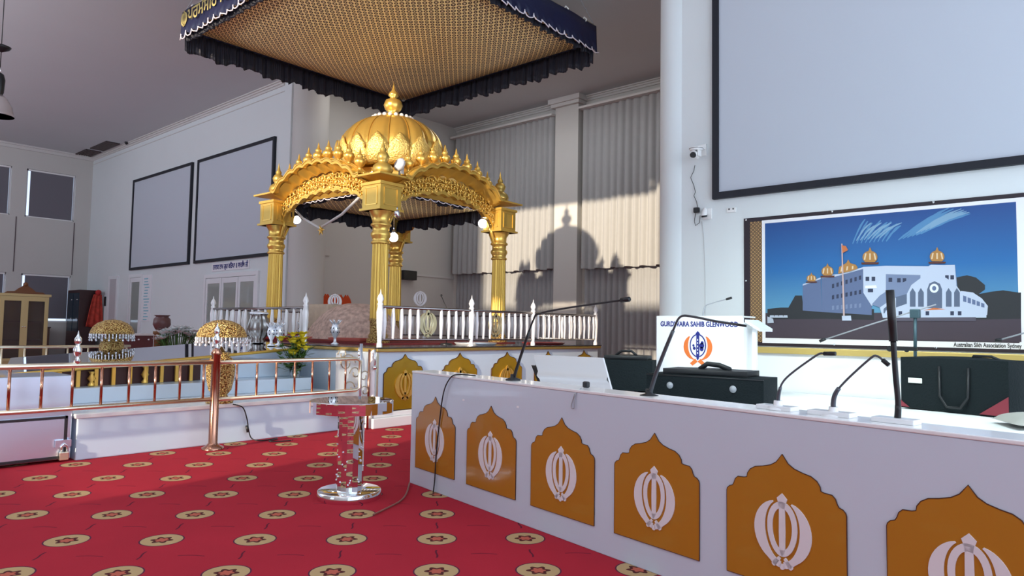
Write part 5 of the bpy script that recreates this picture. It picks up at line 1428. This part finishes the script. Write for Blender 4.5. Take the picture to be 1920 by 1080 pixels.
for zf in (.36, .62): MB().bb(-.42, -.02, -w2 + .03, w2 - .03, zt * zf, zt * zf + .02).build('shelf', mat('shelf_wood', (.25, .12, .09), .5), t)
for sg in (-1, 1): MB().lathe([(.03, 0), (.05, .05), (.035, .1)], (-.05, sg * (w2 - .06), 0), 12).build('foot', GILT, t)
# dark wardrobe with glass doors
cx_, cy_ = -25.0, X2(147, 600, -25.0).y; zt = X2(150, 543, -25.0).z; yw = X2(181, 600, -25.0).y
t = thing('dark_wardrobe', 'tall dark wooden cabinet with narrow glass doors near the corner', 'cabinet', (-25.6, (cy_ + yw) / 2, 0))
MB().bb(-26.1, -25.0, cy_, min(yw, 8.42), 0, zt).build('carcass', DARKWOOD, t, True, bevel=.01)
for i in range(2):
    a = -25.98 + i * .50; d = MB().bb(a, a + .45, cy_ - .02, cy_, .9, zt - .1).build('glass_door', mat('dark_glass', (.02, .035, .05), .08), t, True)
    MB().ball((a + .38, cy_ - .03, 1.9), .02, 8).ball((a + .38, cy_ - .03, 1.3), .02, 8).build('hinge_knob', CHROME, t, True)
# hanging red garment
XR = -24.85
q = onX(178, 585, XR)
t = thing('red_garment', 'red patterned cloth hanging beside the dark wooden cabinet', 'cloth', (XR, q.y, q.z))
xt, xb0, xb1 = onX(183, 552, XR), onX(161, 612, XR), onX(194, 612, XR)
def rg(u, v):
    k = v ** .8; yl = xt.y - .10 + (xb0.y - xt.y + .1) * k; yr = xt.y + .12 + (xb1.y - xt.y - .12) * k
    return (XR - .05 * abs(sin(u * 9)) * (.3 + v), yl + (yr - yl) * u, xt.z + (xb0.z - xt.z) * v - .08 * u * v)
MB().grid(rg, 30, 10).build('garment_cloth', mat('red_pattern', (.48, .05, .03), .8, noise=.7, nscale=9), t, True, thick=.02)
MB().ball((XR, xt.y + .02, xt.z + .06), .09, 10).build('knot', RED, t, True)
MB().tube([(XR, xt.y + .02, xt.z + .06), (-25.0, xt.y + .02, xt.z + .12)], .02, 6).build('hook', CHROME, t, True)
q = onY(196, 565, 8.47); tag(MB().bb(q.x - .05, q.x + .05, 8.47, 8.5, q.z - .15, q.z + .15).build('intercom', BLACK), 'small black wall intercom right of the red cloth', 'intercom')
# brown sideboards along the window wall
t = thing('brown_sideboard', 'long brown sideboard below the far windows', 'sideboard', (-26.1, 6.0, 0))
MB().bb(-26.45, -25.9, 2.0, 7.3, 0, .98).build('carcass', BROWN, t, True); MB().bb(-26.45, -25.86, 1.95, 7.32, .98, 1.02).build('worktop', DARKWOOD, t, True)
for i in range(6): MB().bb(-25.9, -25.88, 2.05 + i * .87, 2.85 + i * .87, .08, .92).build('door', BROWN, t, True)
# low brown desk with white top behind the far umbrella
XD = -14.6
a, b_ = onX(212, 625, XD), onX(288, 625, XD); zt = a.z
t = thing('brown_desk', 'brown desk with white top beyond the mirror table', 'desk', (XD, (a.y + b_.y) / 2, 0))
MB().bb(XD - .55, XD, a.y, b_.y, .0, zt - .04).build('desk_body', mat('maroon_wood', (.14, .045, .05), .4), t, True)
MB().bb(XD - .6, XD + .03, a.y - .03, b_.y + .03, zt - .04, zt).build('white_top', WHITE, t, True)
d = MB()
for i in range(4): d.ball((XD + .01, a.y + (b_.y - a.y) * (i + .5) / 4, zt - .12), .022, 8)
d.build('studs', SILVER, t, True)
# pot and white flowers
q = onX(303, 621, -13.2)
t = thing('brown_pot', 'dark brown two-tone pot left of the white flowers', 'pot', (-13.2, q.y, 0.0))
hp = q.z
MB().lathe([(.12, 0), (.12, hp - .06), (.14, hp - .05), (.14, hp)], (0, 0, 0), 20).build('pedestal', mat('bronze_stand', (.25, .18, .09), .4, .5), t)
MB().lathe([(.06, hp), (.10, hp + .02), (.15, hp + .12), (.14, hp + .22), (.10, hp + .26), (.14, hp + .29)], (0, 0, 0), 24).build('pot_body', mat('pot_brown', (.12, .05, .05), .35), t)
q = onX(333, 640, -12.9); qt = onX(333, 612, -12.9)
t = thing('white_flower_bunch', 'bunch of white flowers in a planter beyond the mirror table', 'flowers', (-12.9, q.y, 0))
wf = MB(); gl = MB(); rnd = random.Random(3)
for i in range(80):
    p = Vector((rnd.uniform(-.2, .2), rnd.uniform(-.34, .34), 0)); h = qt.z - .02 - .25 * (abs(p.y) / .34) ** 2 * .5 - rnd.uniform(0, .14)
    for k in range(6):
        b = k * pi / 3 + i; d = Vector((cos(b), sin(b), .45)); n_ = Vector((-sin(b), cos(b), 0)) * .04
        wf.add([p + Vector((0, 0, h)), p + Vector((0, 0, h)) + d * .05 + n_, p + Vector((0, 0, h)) + d * .10, p + Vector((0, 0, h)) + d * .05 - n_], [(0, 1, 2, 3)])
    gl.tube([(p.x * .4, p.y * .5, q.z - .25), (p.x, p.y, h)], .006, 4)
    b = rnd.uniform(0, 6.28); d = Vector((cos(b), sin(b), .2)) * .10; n_ = Vector((-sin(b), cos(b), 0)) * .03; p0 = p + Vector((0, 0, h - .08)); gl.add([p0, p0 + d * .5 + n_, p0 + d, p0 + d * .5 - n_], [(0, 1, 2, 3)])
wf.build('blooms', WPETAL, t); gl.build('foliage', GREEN, t)
MB().bb(-.2, .2, -.3, .3, 0, q.z - .18).build('planter', BROWN, t)
# carpet end posts (rear post)

GROUPS = {'curtain': 'pleated curtains of the recess', 'projector_screen': 'blank projector screens', 'ceiling_vent': 'dark ceiling vents',
          'globe_lamp': 'glowing globe lamps on the pavilion', 'golden_umbrella_stand': 'golden umbrella stands', 'silver_vase': 'silver vases around the pavilion',
          'gooseneck_microphone': 'gooseneck microphones on the counter and lectern', 'microphone_base_block': 'white microphone base blocks', 'emblem_stand': 'white emblem ornaments',
          'boom_stand': 'boom stands before the banner', 'round_tray': 'round trays on the podium', 'sticker': 'small marks on the counter'}
for o in list(S.objects):
    if o.parent is None and o.name.split('.')[0] in GROUPS and 'group' not in o: o['group'] = GROUPS[o.name.split('.')[0]]
